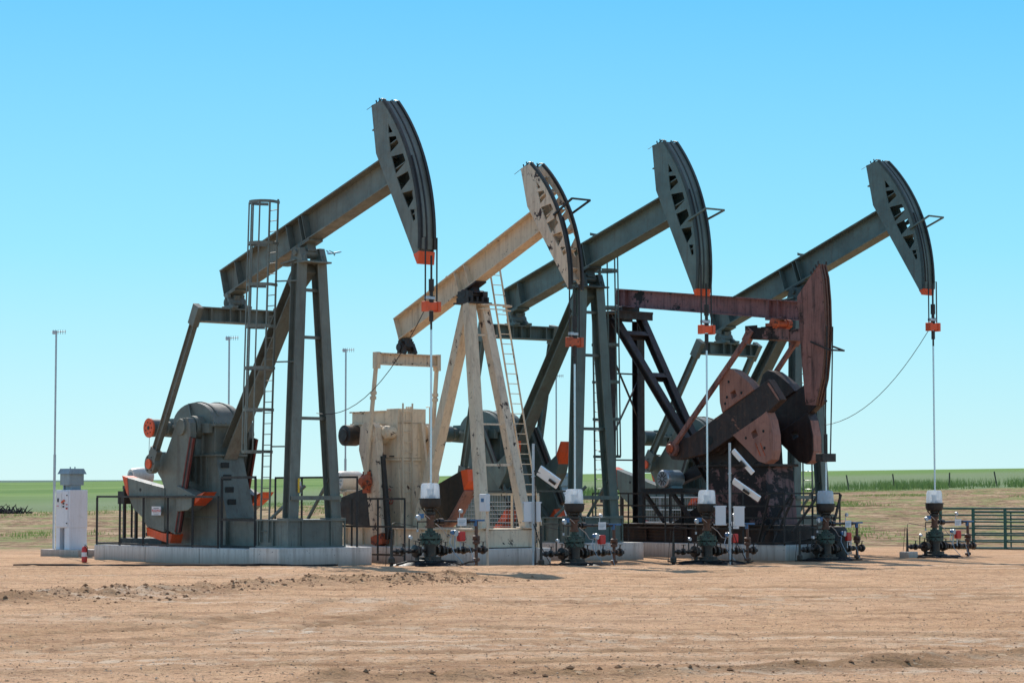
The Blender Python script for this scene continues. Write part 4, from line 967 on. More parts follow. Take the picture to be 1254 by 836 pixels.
# ------------------------------------------------------------------ control cabinets, antennas, small things
def cabinet(loc, rz, label, hood=True):
    e = empty('control_cabinet', loc, rz); tag(e, label, 'control cabinet')
    s = MB(); s.box(-.37,.37,-.37,.37,.85,2.1); s.build('enclosure', M['white'], e, bevel=.012)
    s = MB(); s.box(-.36,-.15,-.36,.36,.14,.848); s.box(.10,.36,-.36,.36,.14,.848); s.box(-.15,.10,-.05,.36,.14,.848); s.build('stand', M['white'], e, smooth=False)
    s = MB(); s.box(-.34,.30,-.39,-.374,.88,2.06); d = s.build('door', M['white'], e, bevel=.006)
    s = MB(); s.box(-.30,-.02,-.405,-.392,1.5,2.0); s.build('control_panel', M['card'], d, smooth=False)
    s = MB(); s.box(-.24,-.16,-.415,-.406,1.70,1.82); s.box(.04,.11,-.41,-.392,1.62,1.67); s.box(.04,.11,-.41,-.392,1.52,1.57); s.build('display', M['printblack'], d, smooth=False)
    s = MB(); s.bar((0,-.43,1.68),(.16,-.43,1.76), .03, .05); s.build('isolator_handle', M['orange'], d, smooth=False)
    s = MB(); s.box(.20,.29,-.405,-.392,1.46,1.52); s.box(.20,.29,-.405,-.392,1.60,1.63); s.box(-.28,-.16,-.41,-.406,1.56,1.58); s.build('warning_label', M['printred'], d, smooth=False)
    s = MB()
    for z in (1.0,1.5,1.92): s.lathe([(.02,0),(.02,.03)], (.26,-.39,z), (0,-1,0), 8)
    s.build('latch', M['dark'], d)
    s = MB()
    for k in range(4): s.tube([(-.12+.06*k,-.1,.85),(-.10+.05*k,-.14,.5),(-.02+.03*k,-.1,.16)], .02, 6)
    s.build('conduit', M['dark'], e)
    if hood:
        s = MB(); s.box(-.25,.25,-.30,.30,2.25,2.62); s.box(-.23,-.17,-.2,.2,2.1,2.25); s.box(.17,.23,-.2,.2,2.1,2.25); s.box(-.17,.17,-.15,.2,2.1,2.25); b = s.build('transformer_box', M['bluegrey'], e, bevel=.008)
        s = MB(); s.hexa([(-.32,-.36,2.62),(.32,-.36,2.62),(.32,.36,2.62),(-.32,.36,2.62)],[(-.27,-.28,2.80),(.27,-.28,2.80),(.27,.28,2.80),(-.27,.28,2.80)])
        for x in (-.1,.15): s.lathe([(.02,0),(.02,.06)], (x,0,2.80), 'z', 6)
        s.build('hood', M['bluegrey'], b, smooth=False)
    return e
cabinet((-14.6,79.9,-.10), rad(-42), 'white control cabinet with grey hood at the left edge of the pad')
s = MB(); s.box(-1.0,1.0,-.6,.6,-.2,.14); o = s.build('cabinet_slab', M['concrete'], bevel=.015, smooth=False); o.location = (-14.5,79.8,-.10); o.rotation_euler = (0,0,rad(-42)); tag(o, 'low concrete slab under the white control cabinet', 'slab')
cabinet((2.3,101,-.05), rad(-42), 'distant white control cabinet seen between the cream ladder and teal leg')
def antenna(x, y, z0, z1, label):
    e = empty('antenna_mast', (x, y, z0)); tag(e, label, 'antenna mast', 'thin antenna masts behind the pumps')
    h = z1-z0; s = MB(); s.tube([(0,0,0),(0,0,h*.45)], .045, 6); s.tube([(0,0,h*.45),(0,0,h)], .032, 6); s.build('mast', M['steel'], e)
    s = MB(); s.tube([(-.15,0,h-.05),(.32,0,h-.02)], .014, 5)
    for k in range(6): s.tube([(-.1+.08*k,-.12,h-.05+.004*k),(-.1+.08*k,.12,h-.05+.004*k)], .009, 4); s.tube([(-.1+.08*k,0,h-.12),(-.1+.08*k,0,h+.03)], .009, 4)
    s.box(-.12,.02,-.05,.05,h-.12,h); s.build('yagi_antenna', M['steel'], e)
antenna(-15.22,80.1,-.2,7.30,'antenna mast beside the white control cabinet at far left')
antenna(-9.9,84,-.2,7.35,'antenna mast seen through the ladder of the largest pumpjack')
antenna(-6.3,91,-.2,7.35,'antenna mast left of the cream gearbox')
antenna(1.95,106,-.2,7.1,'antenna mast seen between the cream ladder and the teal leg')

# fire extinguisher
e = empty('fire_extinguisher', (-12.75,71.95,-.17)); tag(e, 'red fire extinguisher standing beside the white control cabinet', 'extinguisher')
s = MB(); s.lathe([(.07,0),(.085,.02),(.085,.40),(.06,.46),(.03,.48)], (0,0,0), 'z', 18); s.build('cylinder', M['red'], e)
s = MB(); s.lathe([(.03,.48),(.03,.52),(.02,.53)], (0,0,0), 'z', 8); s.bar((-.03,0,.53),(.08,0,.56), .02, .015); s.bar((-.03,0,.52),(.08,0,.52), .02, .012); s.build('valve', M['steel'], e)
s = MB(); s.tube([(.02,0,.51),(.09,-.03,.46),(.10,-.04,.2)], .012, 6); s.build('hose', M['hose'], e)
s = MB(); s.lathe([(.0865,.17),(.0865,.30)], (0,0,0), 'z', 18); s.build('paper_label', M['card'], e)

# lamp poles with tilted solar panels
def lamp_pole(loc, h, label, panels, boxes, card=False):
    e = empty('equipment_pole', loc); tag(e, label, 'equipment pole')
    s = MB(); s.tube([(0,0,0),(0,0,h)], .038, 10)
    for z in (.5,1.1,h-.9): s.lathe([(.06,z-.02),(.06,z+.02)], (0,0,0), 'z', 8)
    s.build('pole', M['steel'], e)
    for (x, z, w, L_, rot, mat) in panels:
        s = MB(); a = Vector((.05, -.05, z)); d = Vector((math.cos(rad(rot)), -.25, math.sin(rad(rot)))).normalized()
        s.bar(a+Vector((x,0,0)), a+Vector((x,0,0))+d*L_, w, .07, (.5,-.6,.6)); p = s.build('solar_panel', M['panelwhite'], e, bevel=.01)
        n = Vector((.5,-.6,.6)).cross(d).normalized(); n = n if n.z > 0 else -n
        assert n.z > 0
        s = MB(); s.bar(a+Vector((x,0,0))+d*.04+n*.038, a+Vector((x,0,0))+d*(L_-.04)+n*.038, w-.08, .006, (.5,-.6,.6)); s.build('cells', M['solar'], p, smooth=False)
        s = MB(); s.bar((0,0,z-.02), a+Vector((x,0,0))+d*.15, .04, .04); s.build('panel_arm', M['dark'], p, smooth=False); s = MB(); s.bar(a+Vector((x,0,0))+d*.4-n*.08, a+Vector((x,0,0))+d*.62-n*.08, .07, .04, (.5,-.6,.6)); s.build('cable_box', M['dark'], p, smooth=False)
    for (x0, x1, z0, z1, yy) in boxes:
        s = MB(); s.box(x0,x1,yy-.09,yy+.09,z0,z1); b = s.build('junction_box', M['card'], e, bevel=.012)
        s = MB(); s.box(x0-.04,x1+.04,yy+.07,yy+.10,z1-.04,z1-.0); s.box(x0-.04,x1+.04,yy+.07,yy+.10,z0,z0+.04); s.build('strap', M['steel'], b, smooth=False)
    s = MB(); s.tube([(.04,-.03,0),(.07,-.05,.8),(.05,-.05,h-.9)], .014, 5); s.tube([(.0,-.1,1.2),(.2,-.1,.6),(.5,-.15,.05)], .012, 5); s.build('cable', M['hose'], e)
    return e
lamp_pole((.58,65.6,-.15), 3.38, 'steel pole with a tilted solar panel before the cream legs', [(.10,2.66,.32,.68,-36,'w')], [(-.26,.20,1.25,1.8,.12)])
lamp_pole((6.35,70.2,-.2), 3.55, 'steel pole with two slanting white panels before the maroon gearbox', [(.04,3.33,.15,.9,-50,'w'),(.04,2.45,.19,.95,-36,'w')], [(-.42,-.12,1.15,1.72,.1),(.12,.42,1.12,1.70,.1)])
# small white box on the cream leg
e = empty('meter_box', (-.75+.0,66.2,1.62), -rad(50)); tag(e, 'small white meter box in front of the cream near leg', 'meter box')
s = MB(); s.box(-.14,.14,-.08,.08,-.24,.24); b = s.build('case', M['card'], e, bevel=.015)
s = MB(); s.box(-.06,.06,-.088,-.081,.02,.12); s.build('display', M['blue'], e, smooth=False)
s = MB(); s.bar((0,.1,-1.8),(0,.1,-.2), .05, .05); s.build('stand_post', M['creamworn'], e, smooth=False)

# pipe fence at the right
def fence_panel(x0, x1, y0, y1, label, h=1.58, n=7, thick=True, z0=-.22):
    e = empty('pipe_fence', (x0, y0, z0), math.atan2(y1-y0, x1-x0)); tag(e, label, 'fence panel', 'green pipe fence panels'); L_ = math.hypot(x1-x0, y1-y0)
    for x in (0, L_):
        s = MB(); s.tube([(x,0,0),(x,0,h)], .06 if thick else .03, 8); s.build('post', M['pipegreen'], e)
    for k in range(n):
        s = MB(); s.tube([(0,-.02,.10+(h-.13)*k/(n-1)),(L_,-.02,.10+(h-.13)*k/(n-1))], .032 if k < n-1 else .042, 8); s.build('rail', M['pipegreen'], e)
fence_panel(15.8,16.95,88.9,88.6,'green pipe fence panel just right of the lone wellhead')
fence_panel(16.95,18.0,88.6,88.0,'green pipe fence panel second from the lone wellhead')
fence_panel(18.0,21.6,88.0,86.2,'long green pipe fence panel running off at the right edge')
fence_panel(17.2,18.5,89.8,89.4,'thin green gate panel just behind the pipe fence', 1.45, 6, False)
fence_panel(18.5,23.0,89.4,88.0,'thin green gate panel behind the long right fence panel', 1.45, 6, False)

# airliner far away
e = empty('airliner', (-301,4000,405), rad(-12)); tag(e, 'small distant airliner in the sky, right of the largest pumpjack beam pivot', 'airliner'); e.rotation_euler = (rad(18), rad(7), rad(180-18)); e.scale = (.95,.95,.95); e.location = (-297,4000,404)
s = MB(); s.lathe([(.2,-14),(1.0,-12.5),(1.5,-10),(1.5,8),(.9,12),(.3,14)], (0,0,0), 'x', 12); s.build('fuselage', M['plane'], e)
for sg in (-1,1):
    s = MB(); s.add([(-2,sg*1.2,-.6),(2.5,sg*1.2,-.6),(5.5,sg*12,.6),(4,sg*12,.6),(-2,sg*1.2,-.9),(2.5,sg*1.2,-.9),(5.5,sg*12,.4),(4,sg*12,.4)], [(0,1,2,3),(7,6,5,4),(0,4,5,1),(1,5,6,2),(2,6,7,3),(3,7,4,0)]); s.build('wing', M['plane'], e, smooth=False)
    s = MB(); s.lathe([(.6,-2),(.8,-1),(.7,1.5),(.4,2.2)], (8,sg*2.2,.6), 'x', 10); s.build('engine', M['plane'], e)
s = MB(); s.plate([(9.5,1.0),(13,1.0),(14.5,5.2),(12.5,5.2)], -.2, .2); s.add([(12,-4.5,5.2),(14.5,-4.5,5.2),(14.5,4.5,5.2),(12,4.5,5.2),(12,-4.5,5.4),(14.5,-4.5,5.4),(14.5,4.5,5.4),(12,4.5,5.4)], [(0,3,2,1),(4,5,6,7),(0,1,5,4),(1,2,6,5),(2,3,7,6),(3,0,4,7)]); s.build('tail_fin', M['plane'], e, smooth=False)

# ------------------------------------------------------------------ terrain
def interp(x, xs, ys): return np.interp(x, xs, ys)
LX = [-200,62,68,95,200,300,900,1000,2600,3500,9000]; LZ = [0,0,-.17,-.17,.36,.75,6.4,6.3,16.6,15,5]
RX = [-200,62,68,95,230,300,900,1000,2600,3500,9000]; RZ = [0,0,-.17,-.15,2.5,3.6,11.6,11.6,20,18,5]
from mathutils import noise as mn
def zbase(X, Y):
    t_ = np.clip((X/np.maximum(Y, 20)+.21)/.42, 0, 1)
    return interp(Y, LX, LZ)*(1-t_)+interp(Y, RX, RZ)*t_
def vnoise(X, Y, seed=0):
    """smooth value noise on arrays"""
    xi = np.floor(X).astype(np.int64); yi = np.floor(Y).astype(np.int64); fx = X-xi; fy = Y-yi
    fx = fx*fx*(3-2*fx); fy = fy*fy*(3-2*fy)
    def h(a, b):
        n = (a*374761393+b*668265263+seed*1442695041) & 0xffffffff
        n = ((n ^ (n >> 13))*1274126177) & 0xffffffff
        return ((n ^ (n >> 16)) & 0xffff)/65535.
    return (h(xi,yi)*(1-fx)+h(xi+1,yi)*fx)*(1-fy)+(h(xi,yi+1)*(1-fx)+h(xi+1,yi+1)*fx)*fy-.5
def segd(X, Y, pts):
    d = np.full(X.shape, 1e9)
    for (x0,y0),(x1,y1) in zip(pts, pts[1:]):
        dx, dy = x1-x0, y1-y0; t_ = np.clip(((X-x0)*dx+(Y-y0)*dy)/(dx*dx+dy*dy), 0, 1)
        d = np.minimum(d, np.hypot(X-x0-t_*dx, Y-y0-t_*dy))
    return d
BERM = [[(-11.5,38.5),(-9,41.8),(-6,46.5),(-3,50.6),(-1.2,52.6)], [(-1.8,23.9),(.8,24.5),(4,26.2),(9,30)], [(-12,35),(-4,36.5),(3,36),(12,38)]]
RUTS = [[(-14,33),(-6,34.5),(-2,32.5),(2,30.5),(8,30),(14,32)], [(-14,34.8),(-6,36.3),(-1.5,34.3),(2,32.3),(8,31.8),(14,33.8)], [(-16,56),(-6,55),(2,57.5),(10,60),(20,66)],
        [(-14,27),(-4,27.6),(6,28.8),(14,31)], [(-14,28.8),(-4,29.4),(6,30.6),(14,32.8)], [(-16,47),(-4,42),(4,41),(14,45)], [(-16,49),(-4,44),(4,43),(14,47)],
        [(-7.5,30.5),(-4.6,34),(-3.4,38),(-3.2,42)], [(-5.9,29.6),(-3.2,33),(-1.9,37),(-1.6,42)], [(2,25.5),(7,26.6),(14,30)], [(-14,24.5),(-5,25.2),(2,27.2),(9,28)], [(4,38.5),(9,37),(14,38)], [(0,49),(6,47.5),(14,49)],
        [(-18,63),(-8,60.2),(-2,60),(6,64),(14,70)]]
def zfine(X, Y):
    near = np.clip((95-Y)/15, 0, 1)*np.clip((60-np.abs(X))/20, 0, 1)
    z = zbase(X, Y)
    z = z+near*(.05*vnoise(X*.35, Y*.35, 1)+.03*vnoise(X*1.3, Y*1.3, 2)+.026*vnoise(X*4, Y*4, 3)*np.clip((75-Y)/10, 0, 1)+.022*vnoise(X*8.5, Y*8.5, 5)*np.clip((66-Y)/10, 0, 1))
    for k, b in enumerate(BERM):
        d = segd(X, Y, b); a = (.13,.08,.03)[k]; w = (.8,.35,.6)[k]
        z = z+a*np.exp(-(d/w)**2)*(.5+1.3*np.abs(vnoise(X*2.2, Y*2.2, 4+k))*2)*np.clip(1.2+2*vnoise(X*.4, Y*.4, 11+k), 0, 1)
    for r_ in RUTS:
        d = segd(X, Y, r_); z = z-.03*np.exp(-(d/.16)**2)+.018*np.exp(-((d-.32)/.14)**2)
    # ploughed field
    f = np.clip((Y-92)/8, 0, 1)*np.clip((240-Y)/20, 0, 1)
    z = z+f*(.16*vnoise(X*.12, Y*.5, 8)+.14*vnoise(X*.5, Y*1.1, 9))
    far = np.clip((Y-260)/300, 0, 1)
    z = z+far*(.8*vnoise(X*.006, Y*.006, 10))
    return z
xs = np.unique(np.concatenate([np.arange(-17, 17.01, .11), np.arange(17, 60, .8), -np.arange(17, 60, .8), np.geomspace(60, 6000, 46), -np.geomspace(60, 6000, 46)]))
ys = np.unique(np.concatenate([np.arange(-120, 20, 8.), np.arange(20.5, 66, .11), np.arange(66, 96, .28), np.arange(96, 250, .9), np.geomspace(250, 9000, 90)]))
X, Y = np.meshgrid(xs, ys); Z = zfine(X, Y)
nx, ny = len(xs), len(ys)
V_ = np.stack([X, Y, Z], -1).reshape(-1, 3)
idx = np.arange(nx*ny).reshape(ny, nx)
F_ = np.stack([idx[:-1,:-1], idx[:-1,1:], idx[1:,1:], idx[1:,:-1]], -1).reshape(-1, 4)
me = bpy.data.meshes.new('ground'); me.vertices.add(len(V_)); me.vertices.foreach_set('co', V_.ravel())
me.loops.add(F_.size); me.loops.foreach_set('vertex_index', F_.ravel().astype(np.int32))
me.polygons.add(len(F_)); me.polygons.foreach_set('loop_start', np.arange(0, F_.size, 4, dtype=np.int32)); me.update(calc_edges=True); me.validate()
me.shade_smooth()
t_ = np.clip((X/np.maximum(Y, 20)+.21)/.42, 0, 1)
sm = lambda a, b, v: np.clip((v-a)/(b-a), 0, 1)
edge = 88+7*t_+4*vnoise(X*.15, Y*.15, 20)
field = sm(-2.5, 2.5, Y-edge+2*vnoise(X*.8, Y*.8, 21))
gedge = 196+34*t_
green = sm(-5, 5, Y-gedge+22*t_*vnoise(X*.05, Y*.1, 22)+9*vnoise(X*.08, Y*.15, 23))
dull = green*(1-sm(-60, 90, Y-(300+220*t_)))
mask = np.stack([green, field, dull], -1).reshape(-1, 3)
bm_ = segd(X, Y, BERM[0]); bm2 = segd(X, Y, BERM[1])
dark = np.exp(-(bm_/.95)**2)*.8*np.clip(1+2.5*vnoise(X*.5, Y*.5, 30), 0, 1)+np.exp(-(bm2/.4)**2)*.9
rt = np.zeros_like(X)
for r_ in RUTS: rt = np.maximum(rt, np.exp(-(segd(X, Y, r_)/.26)**2))
pale = np.exp(-(((X+3.1)/.8)**2+((Y-32.7)/.7)**2)*1.3)*1.3
for r_ in RUTS: d_ = segd(X, Y, r_); pale = np.maximum(pale, .55*np.exp(-((d_-.62)/.22)**2)*np.clip(.6+1.6*vnoise(X*.3, Y*.6, 55), 0, 1))
pale = np.clip(pale, 0, 1)
oil = np.zeros_like(X)  # oil stains plus painted-in shade, darkening the soil around each wellhead
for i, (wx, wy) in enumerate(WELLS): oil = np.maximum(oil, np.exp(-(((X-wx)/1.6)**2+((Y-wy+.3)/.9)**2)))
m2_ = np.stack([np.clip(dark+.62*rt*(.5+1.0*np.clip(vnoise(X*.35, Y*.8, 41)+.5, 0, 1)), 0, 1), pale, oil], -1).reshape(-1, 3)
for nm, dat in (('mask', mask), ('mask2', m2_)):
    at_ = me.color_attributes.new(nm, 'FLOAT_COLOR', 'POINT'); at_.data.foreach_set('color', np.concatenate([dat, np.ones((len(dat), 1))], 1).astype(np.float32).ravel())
go = bpy.data.objects.new('ground', me); COL.objects.link(go); tag(go, kind='structure')
t = NT('ground_soil'); P = t.tc.outputs['Object']
at1 = t.n('ShaderNodeAttribute', attribute_name='mask'); s1 = t.n('ShaderNodeSeparateColor'); t.l(at1.outputs['Color'], s1.inputs[0])
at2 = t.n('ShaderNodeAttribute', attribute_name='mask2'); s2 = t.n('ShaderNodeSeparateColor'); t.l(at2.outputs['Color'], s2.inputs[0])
n1 = t.noise(.22, 6, .6); n2 = t.noise(2.5, 8, .7); n3 = t.noise(22, 6, .75); n4 = t.noise(1.0, 7, .68, stretch=(.22, 1.5, 1), dist=.3); n5 = t.noise(.5, 6, .7, stretch=(.4, 1.2, 1), dist=.4)
dirt = t.ramp(n1, [(.3, (.54,.305,.165)), (.5, (.69,.41,.235)), (.7, (.63,.385,.235))])
dirt = t.mix(t.math('MULTIPLY', t.ramp(n4, [(.45, 0), (.62, 1)]), .5), dirt, (.34,.18,.085))
dirt = t.mix(t.math('MULTIPLY', t.ramp(n5, [(.53, 0), (.60, 1)]), .4), dirt, (.27,.135,.065))
dirt = t.mix(t.math('MULTIPLY', t.ramp(n2, [(.48, 0), (.66, 1)]), .45), dirt, (.74,.48,.26))
dirt = t.mix(t.ramp(n3, [(.36, .8), (.46, 0)]), dirt, (.17,.095,.055))
dirt = t.mix(t.ramp(n3, [(.60, 0), (.70, .6)]), dirt, (.68,.52,.40))
dirt = t.mix(t.math('MULTIPLY', s2.outputs[0], t.ramp(n2, [(.35, .25), (.6, 1)])), dirt, (.29,.165,.08))
dirt = t.mix(t.math('MULTIPLY', s2.outputs[1], t.ramp(n2, [(.45, 0), (.55, 1)])), dirt, (.72,.60,.46))
dirt = t.mix(t.math('MULTIPLY', s2.outputs[2], t.ramp(n2, [(.40, .45), (.55, .95)])), dirt, (.06,.045,.035))  # near-black tint: spilled oil and the painted shade under the wellheads
fn1 = t.noise(.9, 8, .75, stretch=(.5, 1, 1), dist=.4); fn2 = t.noise(.16, 5, .65, stretch=(.4, 1, 1))
fld = t.ramp(fn1, [(.38, (.17,.095,.05)), (.5, (.36,.225,.125)), (.6, (.53,.36,.21))])
fld = t.mix(t.ramp(n2, [(.44, .75), (.52, 0)]), fld, (.12,.065,.038))
fld = t.mix(t.ramp(fn2, [(.55, 0), (.60, .6)]), fld, (.52,.35,.22))
fld = t.mix(t.math('MULTIPLY', t.ramp(t.noise(.35, 6, .75), [(.49, 0), (.58, 1)]), .75), fld, (.19,.235,.07))
sk = t.noise(8, 3, .6, stretch=(.7, 1.3, 1)); dirt = t.mix(t.ramp(sk, [(.60, 0), (.64, .65)]), dirt, (.22,.12,.07)); dirt = t.mix(t.ramp(sk, [(.33, .5), (.37, 0)]), dirt, (.78,.58,.38))
col = t.mix(s1.outputs[1], dirt, fld)
gn = t.noise(.018, 6, .6, stretch=(.35, 1, 1)); gn2 = t.noise(.12, 6, .7, stretch=(.3, 1, 1))
grn = t.ramp(gn, [(.3, (.10,.19,.035)), (.5, (.16,.255,.055)), (.7, (.22,.30,.09))])
grn = t.mix(t.ramp(gn2, [(.4, .5), (.6, 0)]), grn, (.055,.13,.035))
grn = t.mix(t.math('MULTIPLY', s1.outputs[2], .8), grn, (.175,.215,.115))
col = t.mix(s1.outputs[0], col, grn)
# pale haze-grey of the distant ridge
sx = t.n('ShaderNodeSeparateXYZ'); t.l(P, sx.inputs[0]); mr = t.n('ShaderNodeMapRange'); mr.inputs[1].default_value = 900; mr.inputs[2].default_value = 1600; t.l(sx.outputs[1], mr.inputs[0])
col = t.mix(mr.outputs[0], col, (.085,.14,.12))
h = t.math('ADD', t.math('MULTIPLY', n3, .5), n2)
b_ = t.bsdf(col, .95, 0, h, 1.0, .07, spec=.1)
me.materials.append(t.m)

def ground_z(x, y): return float(zfine(np.array([[x]], float), np.array([[y]], float))[0, 0])

# pebbles and clods
rnd = np.random.RandomState(4)
def scatter_rocks(name, n, label, sizes, rng, mat, berm=False):
    octa = np.array([(1,0,0),(-1,0,0),(0,1,0),(0,-1,0),(0,0,1),(0,0,-1)], float); of = np.array([(0,2,4),(2,1,4),(1,3,4),(3,0,4),(2,0,5),(1,2,5),(3,1,5),(0,3,5)])
    if berm:
        t_ = rnd.rand(n)*(len(BERM[0])-1); k = t_.astype(int); f = t_-k; B0 = np.array(BERM[0]); P = B0[k]*(1-f)[:,None]+B0[k+1]*f[:,None]
        P += rnd.randn(n, 2)*np.array([.9,.42]); P[:,1] += .8*np.sin(P[:,0]*1.3)
        k2 = n//20; B1 = np.array(BERM[1]); t2 = rnd.rand(k2)*(len(B1)-1); q = t2.astype(int); f2 = t2-q; P[:k2] = B1[q]*(1-f2)[:,None]+B1[q+1]*f2[:,None]+rnd.randn(k2, 2)*.16
    else:
        yy = 21+(rnd.rand(n)**1.6)*rng; xx = (rnd.rand(n)*2-1)*(yy*.24+1); P = np.stack([xx, yy], 1)
    zz = zfine(P[:,0][None], P[:,1][None])[0]
    s_ = sizes[0]+(sizes[1]-sizes[0])*rnd.rand(n)**6
    vs = octa[None]*(1+.45*(rnd.rand(n, 6, 1)-.5))*s_[:,None,None]*np.array([1.2,1,.6])
    a = rnd.rand(n)*6.28; c, s__ = np.cos(a)[:,None], np.sin(a)[:,None]
    vx = vs[:,:,0]*c-vs[:,:,1]*s__; vy = vs[:,:,0]*s__+vs[:,:,1]*c
    vs = np.stack([vx+P[:,0:1], vy+P[:,1:2], vs[:,:,2]+zz[:,None]+s_[:,None]*.2], -1).reshape(-1, 3)
    fs = (of[None]+6*np.arange(n)[:,None,None]).reshape(-1, 3)
    me = bpy.data.meshes.new(name); me.from_pydata(vs.tolist(), [], fs.tolist()); me.materials.append(mat)
    o = bpy.data.objects.new(name, me); COL.objects.link(o); tag(o, label, 'stones', kind='stuff'); return o
t = NT('pebble_stone'); c = t.ramp(t.noise(2.7, 2, .5), [(.3, (.26,.15,.09)), (.5, (.46,.28,.16)), (.65, (.62,.46,.33)), (.75, (.42,.34,.28))]); t.bsdf(c, .9, spec=.2); M['pebble'] = t.m
t = NT('earth_clod'); c = t.ramp(t.noise(2, 3, .5), [(.3, (.22,.115,.06)), (.7, (.45,.25,.14))]); t.bsdf(c, 1, spec=.1); M['clod'] = t.m
scatter_rocks('pebbles', 60000, 'loose pebbles scattered over the orange dirt', (.004,.017), 42, M['pebble'])
scatter_rocks('dirt_clods', 5000, 'dark clods heaped along the low ridge of dirt', (.008,.05), 0, M['clod'], True)

# grass blades
def blades(name, pts, h, w, mat, label, spread, per):
    N_ = len(pts)*per; rr = np.random.RandomState(len(pts)); P = np.repeat(np.array(pts), per, 0); P = P+rr.randn(N_, 2)*spread
    zz = zfine(P[:,0][None], P[:,1][None])[0]
    hh = h*(.45+.75*rr.rand(N_)); lean = rr.randn(N_, 2)*.22*hh[:,None]; a = rr.rand(N_)*3.14; dx = np.cos(a)*w/2; dy = np.sin(a)*w/2
    A = np.stack([P[:,0]-dx, P[:,1]-dy, zz-.03], 1); B = np.stack([P[:,0]+dx, P[:,1]+dy, zz-.03], 1); C = np.stack([P[:,0]+lean[:,0], P[:,1]+lean[:,1], zz+hh], 1)
    vs = np.stack([A, B, C], 1).reshape(-1, 3); fs = np.arange(N_*3).reshape(-1, 3)
    me = bpy.data.meshes.new(name); me.from_pydata(vs.tolist(), [], fs.tolist()); me.materials.append(mat)
    o = bpy.data.objects.new(name, me); COL.objects.link(o); tag(o, label, 'grass', kind='stuff')
R_ = random.Random(5); pts = []
for k in range(950):
    y = R_.uniform(229, 262); tt = R_.uniform(-.02, .27)
    if R_.random() < .35+.65*max(0, math.sin(tt*90)+math.sin(tt*37+1)): pts.append((tt*y, y))
blades('tall_grass', pts, .85, .08, M['grass'], 'strip of tall green grass along the edge of the ploughed field', .45, 14)
pts = []
while len(pts) < 3000:
    y = 103+R_.random()*128; tt = R_.uniform(-.24, .25)
    if tt < .08 and R_.random() < .75: continue
    v = float(vnoise(np.array([tt*y*.09]), np.array([y*.06]), 77)[0])
    if v > .14: pts.append((tt*y, y))
blades('weeds', pts, .20, .05, M['weed'], 'low green weeds in patches on the ploughed field', .8, 8)

# leaning wooden posts of the field fence
for k, (px_t, y, ln, lab) in enumerate(((.140,236,.22,'leaning wooden post nearest the maroon pumpjack'),(.159,238,.18,'leaning wooden post second from the maroon pumpjack'),(.1815,240,-.05,'straight wooden post behind the lone wellhead'),(.2015,242,.25,'leaning wooden post nearest the right edge'))):
    x = px_t*y; z = ground_z(x, y); s = MB(); s.tube([(0,0,-.2),(-ln*1.2,0,1.5)], .07, 6); o = s.build('fence_post', M['wood']); o.location = (x, y, z); tag(o, lab, 'fence post', 'wooden posts in the tall grass')

# heap of dead brush at the far left
x0, y0 = -39.6, 188.; z0 = ground_z(x0, y0)
s = MB(); rb = random.Random(2)
for k in range(150):
    a = rb.uniform(0, 2*PI); el = rb.uniform(.0, .9); p = Vector((rb.gauss(0, 1.1), rb.gauss(0, .6), rb.uniform(0, .35))); d = Vector((math.cos(a)*math.cos(el), math.sin(a)*.4, math.sin(el)))*rb.uniform(.4, 1.1)
    p.z *= max(.2, 1-abs(p.x)/2.2); q = p+d*.6+Vector((0, 0, rb.uniform(-.1, .15))); e_ = p+d+Vector((rb.uniform(-.2, .2), 0, rb.uniform(-.25, .05)))
    s.tube([p, q, e_], [.06, .04, .012], 5)
o = s.build('brush_pile', M['dead']); o.location = (x0, y0, z0-.03); tag(o, 'heap of dead dark brush at the field edge, far left', 'brush pile')
# pipes lying along the front of the left pad
for k, (xa, ya, xb, yb) in enumerate(((-13.8,66.8,-4.6,63.6),(-12.6,65.9,-5.8,63.3))):
    s = MB(); n = 16; pts = [(xa+(xb-xa)*j/n, ya+(yb-ya)*j/n+.12*math.sin(j*.9+k), ground_z(xa+(xb-xa)*j/n, ya+(yb-ya)*j/n)+.04) for j in range(n+1)]
    c0 = Vector(pts[0]); s.tube([Vector(p)-c0 for p in pts], .028, 6); o = s.build('ground_cable', M['hose']); o.location = c0; tag(o, ('longer' if k == 0 else 'shorter')+' dark cable lying in the dirt before the left concrete pad', 'cable')

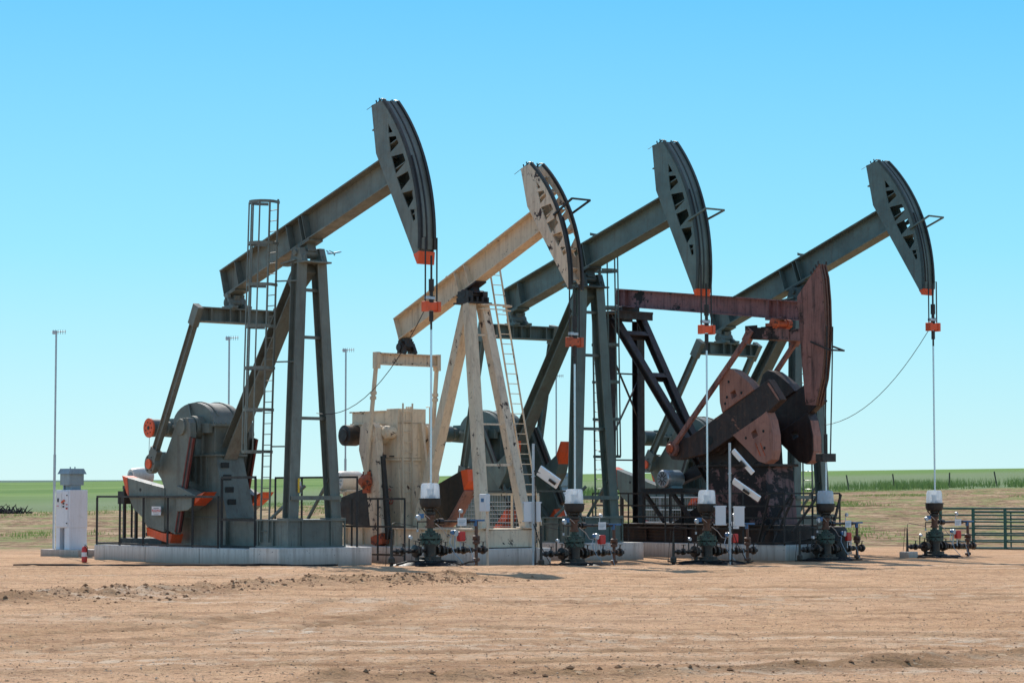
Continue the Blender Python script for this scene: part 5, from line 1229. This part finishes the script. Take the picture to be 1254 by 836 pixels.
# ------------------------------------------------------------------ light and sky
to_sun = Vector((-3.3,10.5,10.3)).normalized()
sun = bpy.data.lights.new('sun', 'SUN'); sun.energy = 5.0; sun.angle = rad(.5); sun.color = (1,.955,.88)
so = bpy.data.objects.new('sun', sun); COL.objects.link(so); so.rotation_euler = (-to_sun).to_track_quat('-Z', 'Y').to_euler(); so.location = (0,0,50)
w = bpy.data.worlds.new('World'); sc.world = w; w.use_nodes = True; nt = w.node_tree; nt.nodes.clear()
out = nt.nodes.new('ShaderNodeOutputWorld'); bg = nt.nodes.new('ShaderNodeBackground'); sky = nt.nodes.new('ShaderNodeTexSky')
sky.sky_type = 'NISHITA'; sky.sun_disc = False; sky.sun_elevation = math.asin(to_sun.z); sky.sun_rotation = math.atan2(to_sun.x, to_sun.y)
sky.air_density = 1.0; sky.dust_density = .6; sky.ozone_density = 1.5
# the clear cyan sky of the photograph: the sky model shifted towards a gradient by elevation
tc = nt.nodes.new('ShaderNodeTexCoord'); sp = nt.nodes.new('ShaderNodeSeparateXYZ'); nt.links.new(tc.outputs['Generated'], sp.inputs[0])
cr = nt.nodes.new('ShaderNodeValToRGB'); nt.links.new(sp.outputs[2], cr.inputs[0])
e = cr.color_ramp.elements; e[0].position = 0; e[0].color = (.58,.90,.955,1); e[1].position = 1; e[1].color = (.20,.31,.54,1)
for p, c in ((.03,(.47,.86,.965)),(.10,(.25,.76,.99)),(.205,(.095,.565,1.0)),(.30,(.12,.45,.88)),(.50,(.22,.38,.64))):
    q = e.new(p); q.color = (*c, 1)
sc_ = nt.nodes.new('ShaderNodeVectorMath'); sc_.operation = 'SCALE'; sc_.inputs[3].default_value = 1/.15; nt.links.new(cr.outputs[0], sc_.inputs[0])
mx = nt.nodes.new('ShaderNodeMix'); mx.data_type = 'RGBA'; mx.inputs[0].default_value = .9
nt.links.new(sky.outputs[0], mx.inputs[6]); nt.links.new(sc_.outputs[0], mx.inputs[7]); nt.links.new(mx.outputs[2], bg.inputs[0]); bg.inputs[1].default_value = .15
nt.links.new(bg.outputs[0], out.inputs[0])

# ------------------------------------------------------------------ camera
cam = bpy.data.cameras.new('camera'); cam.sensor_width = 36; cam.lens = 2944/1254*36; cam.clip_end = 20000; cam.clip_start = .5
co = bpy.data.objects.new('camera', cam); COL.objects.link(co); co.location = (0,0,1.85); co.rotation_euler = (rad(90)+math.atan(187/2944), 0, 0); sc.camera = co
sc.view_settings.view_transform = 'Standard'; sc.view_settings.look = 'None'; sc.view_settings.exposure = 0
sc.cycles.max_bounces = 6; sc.cycles.transparent_max_bounces = 12
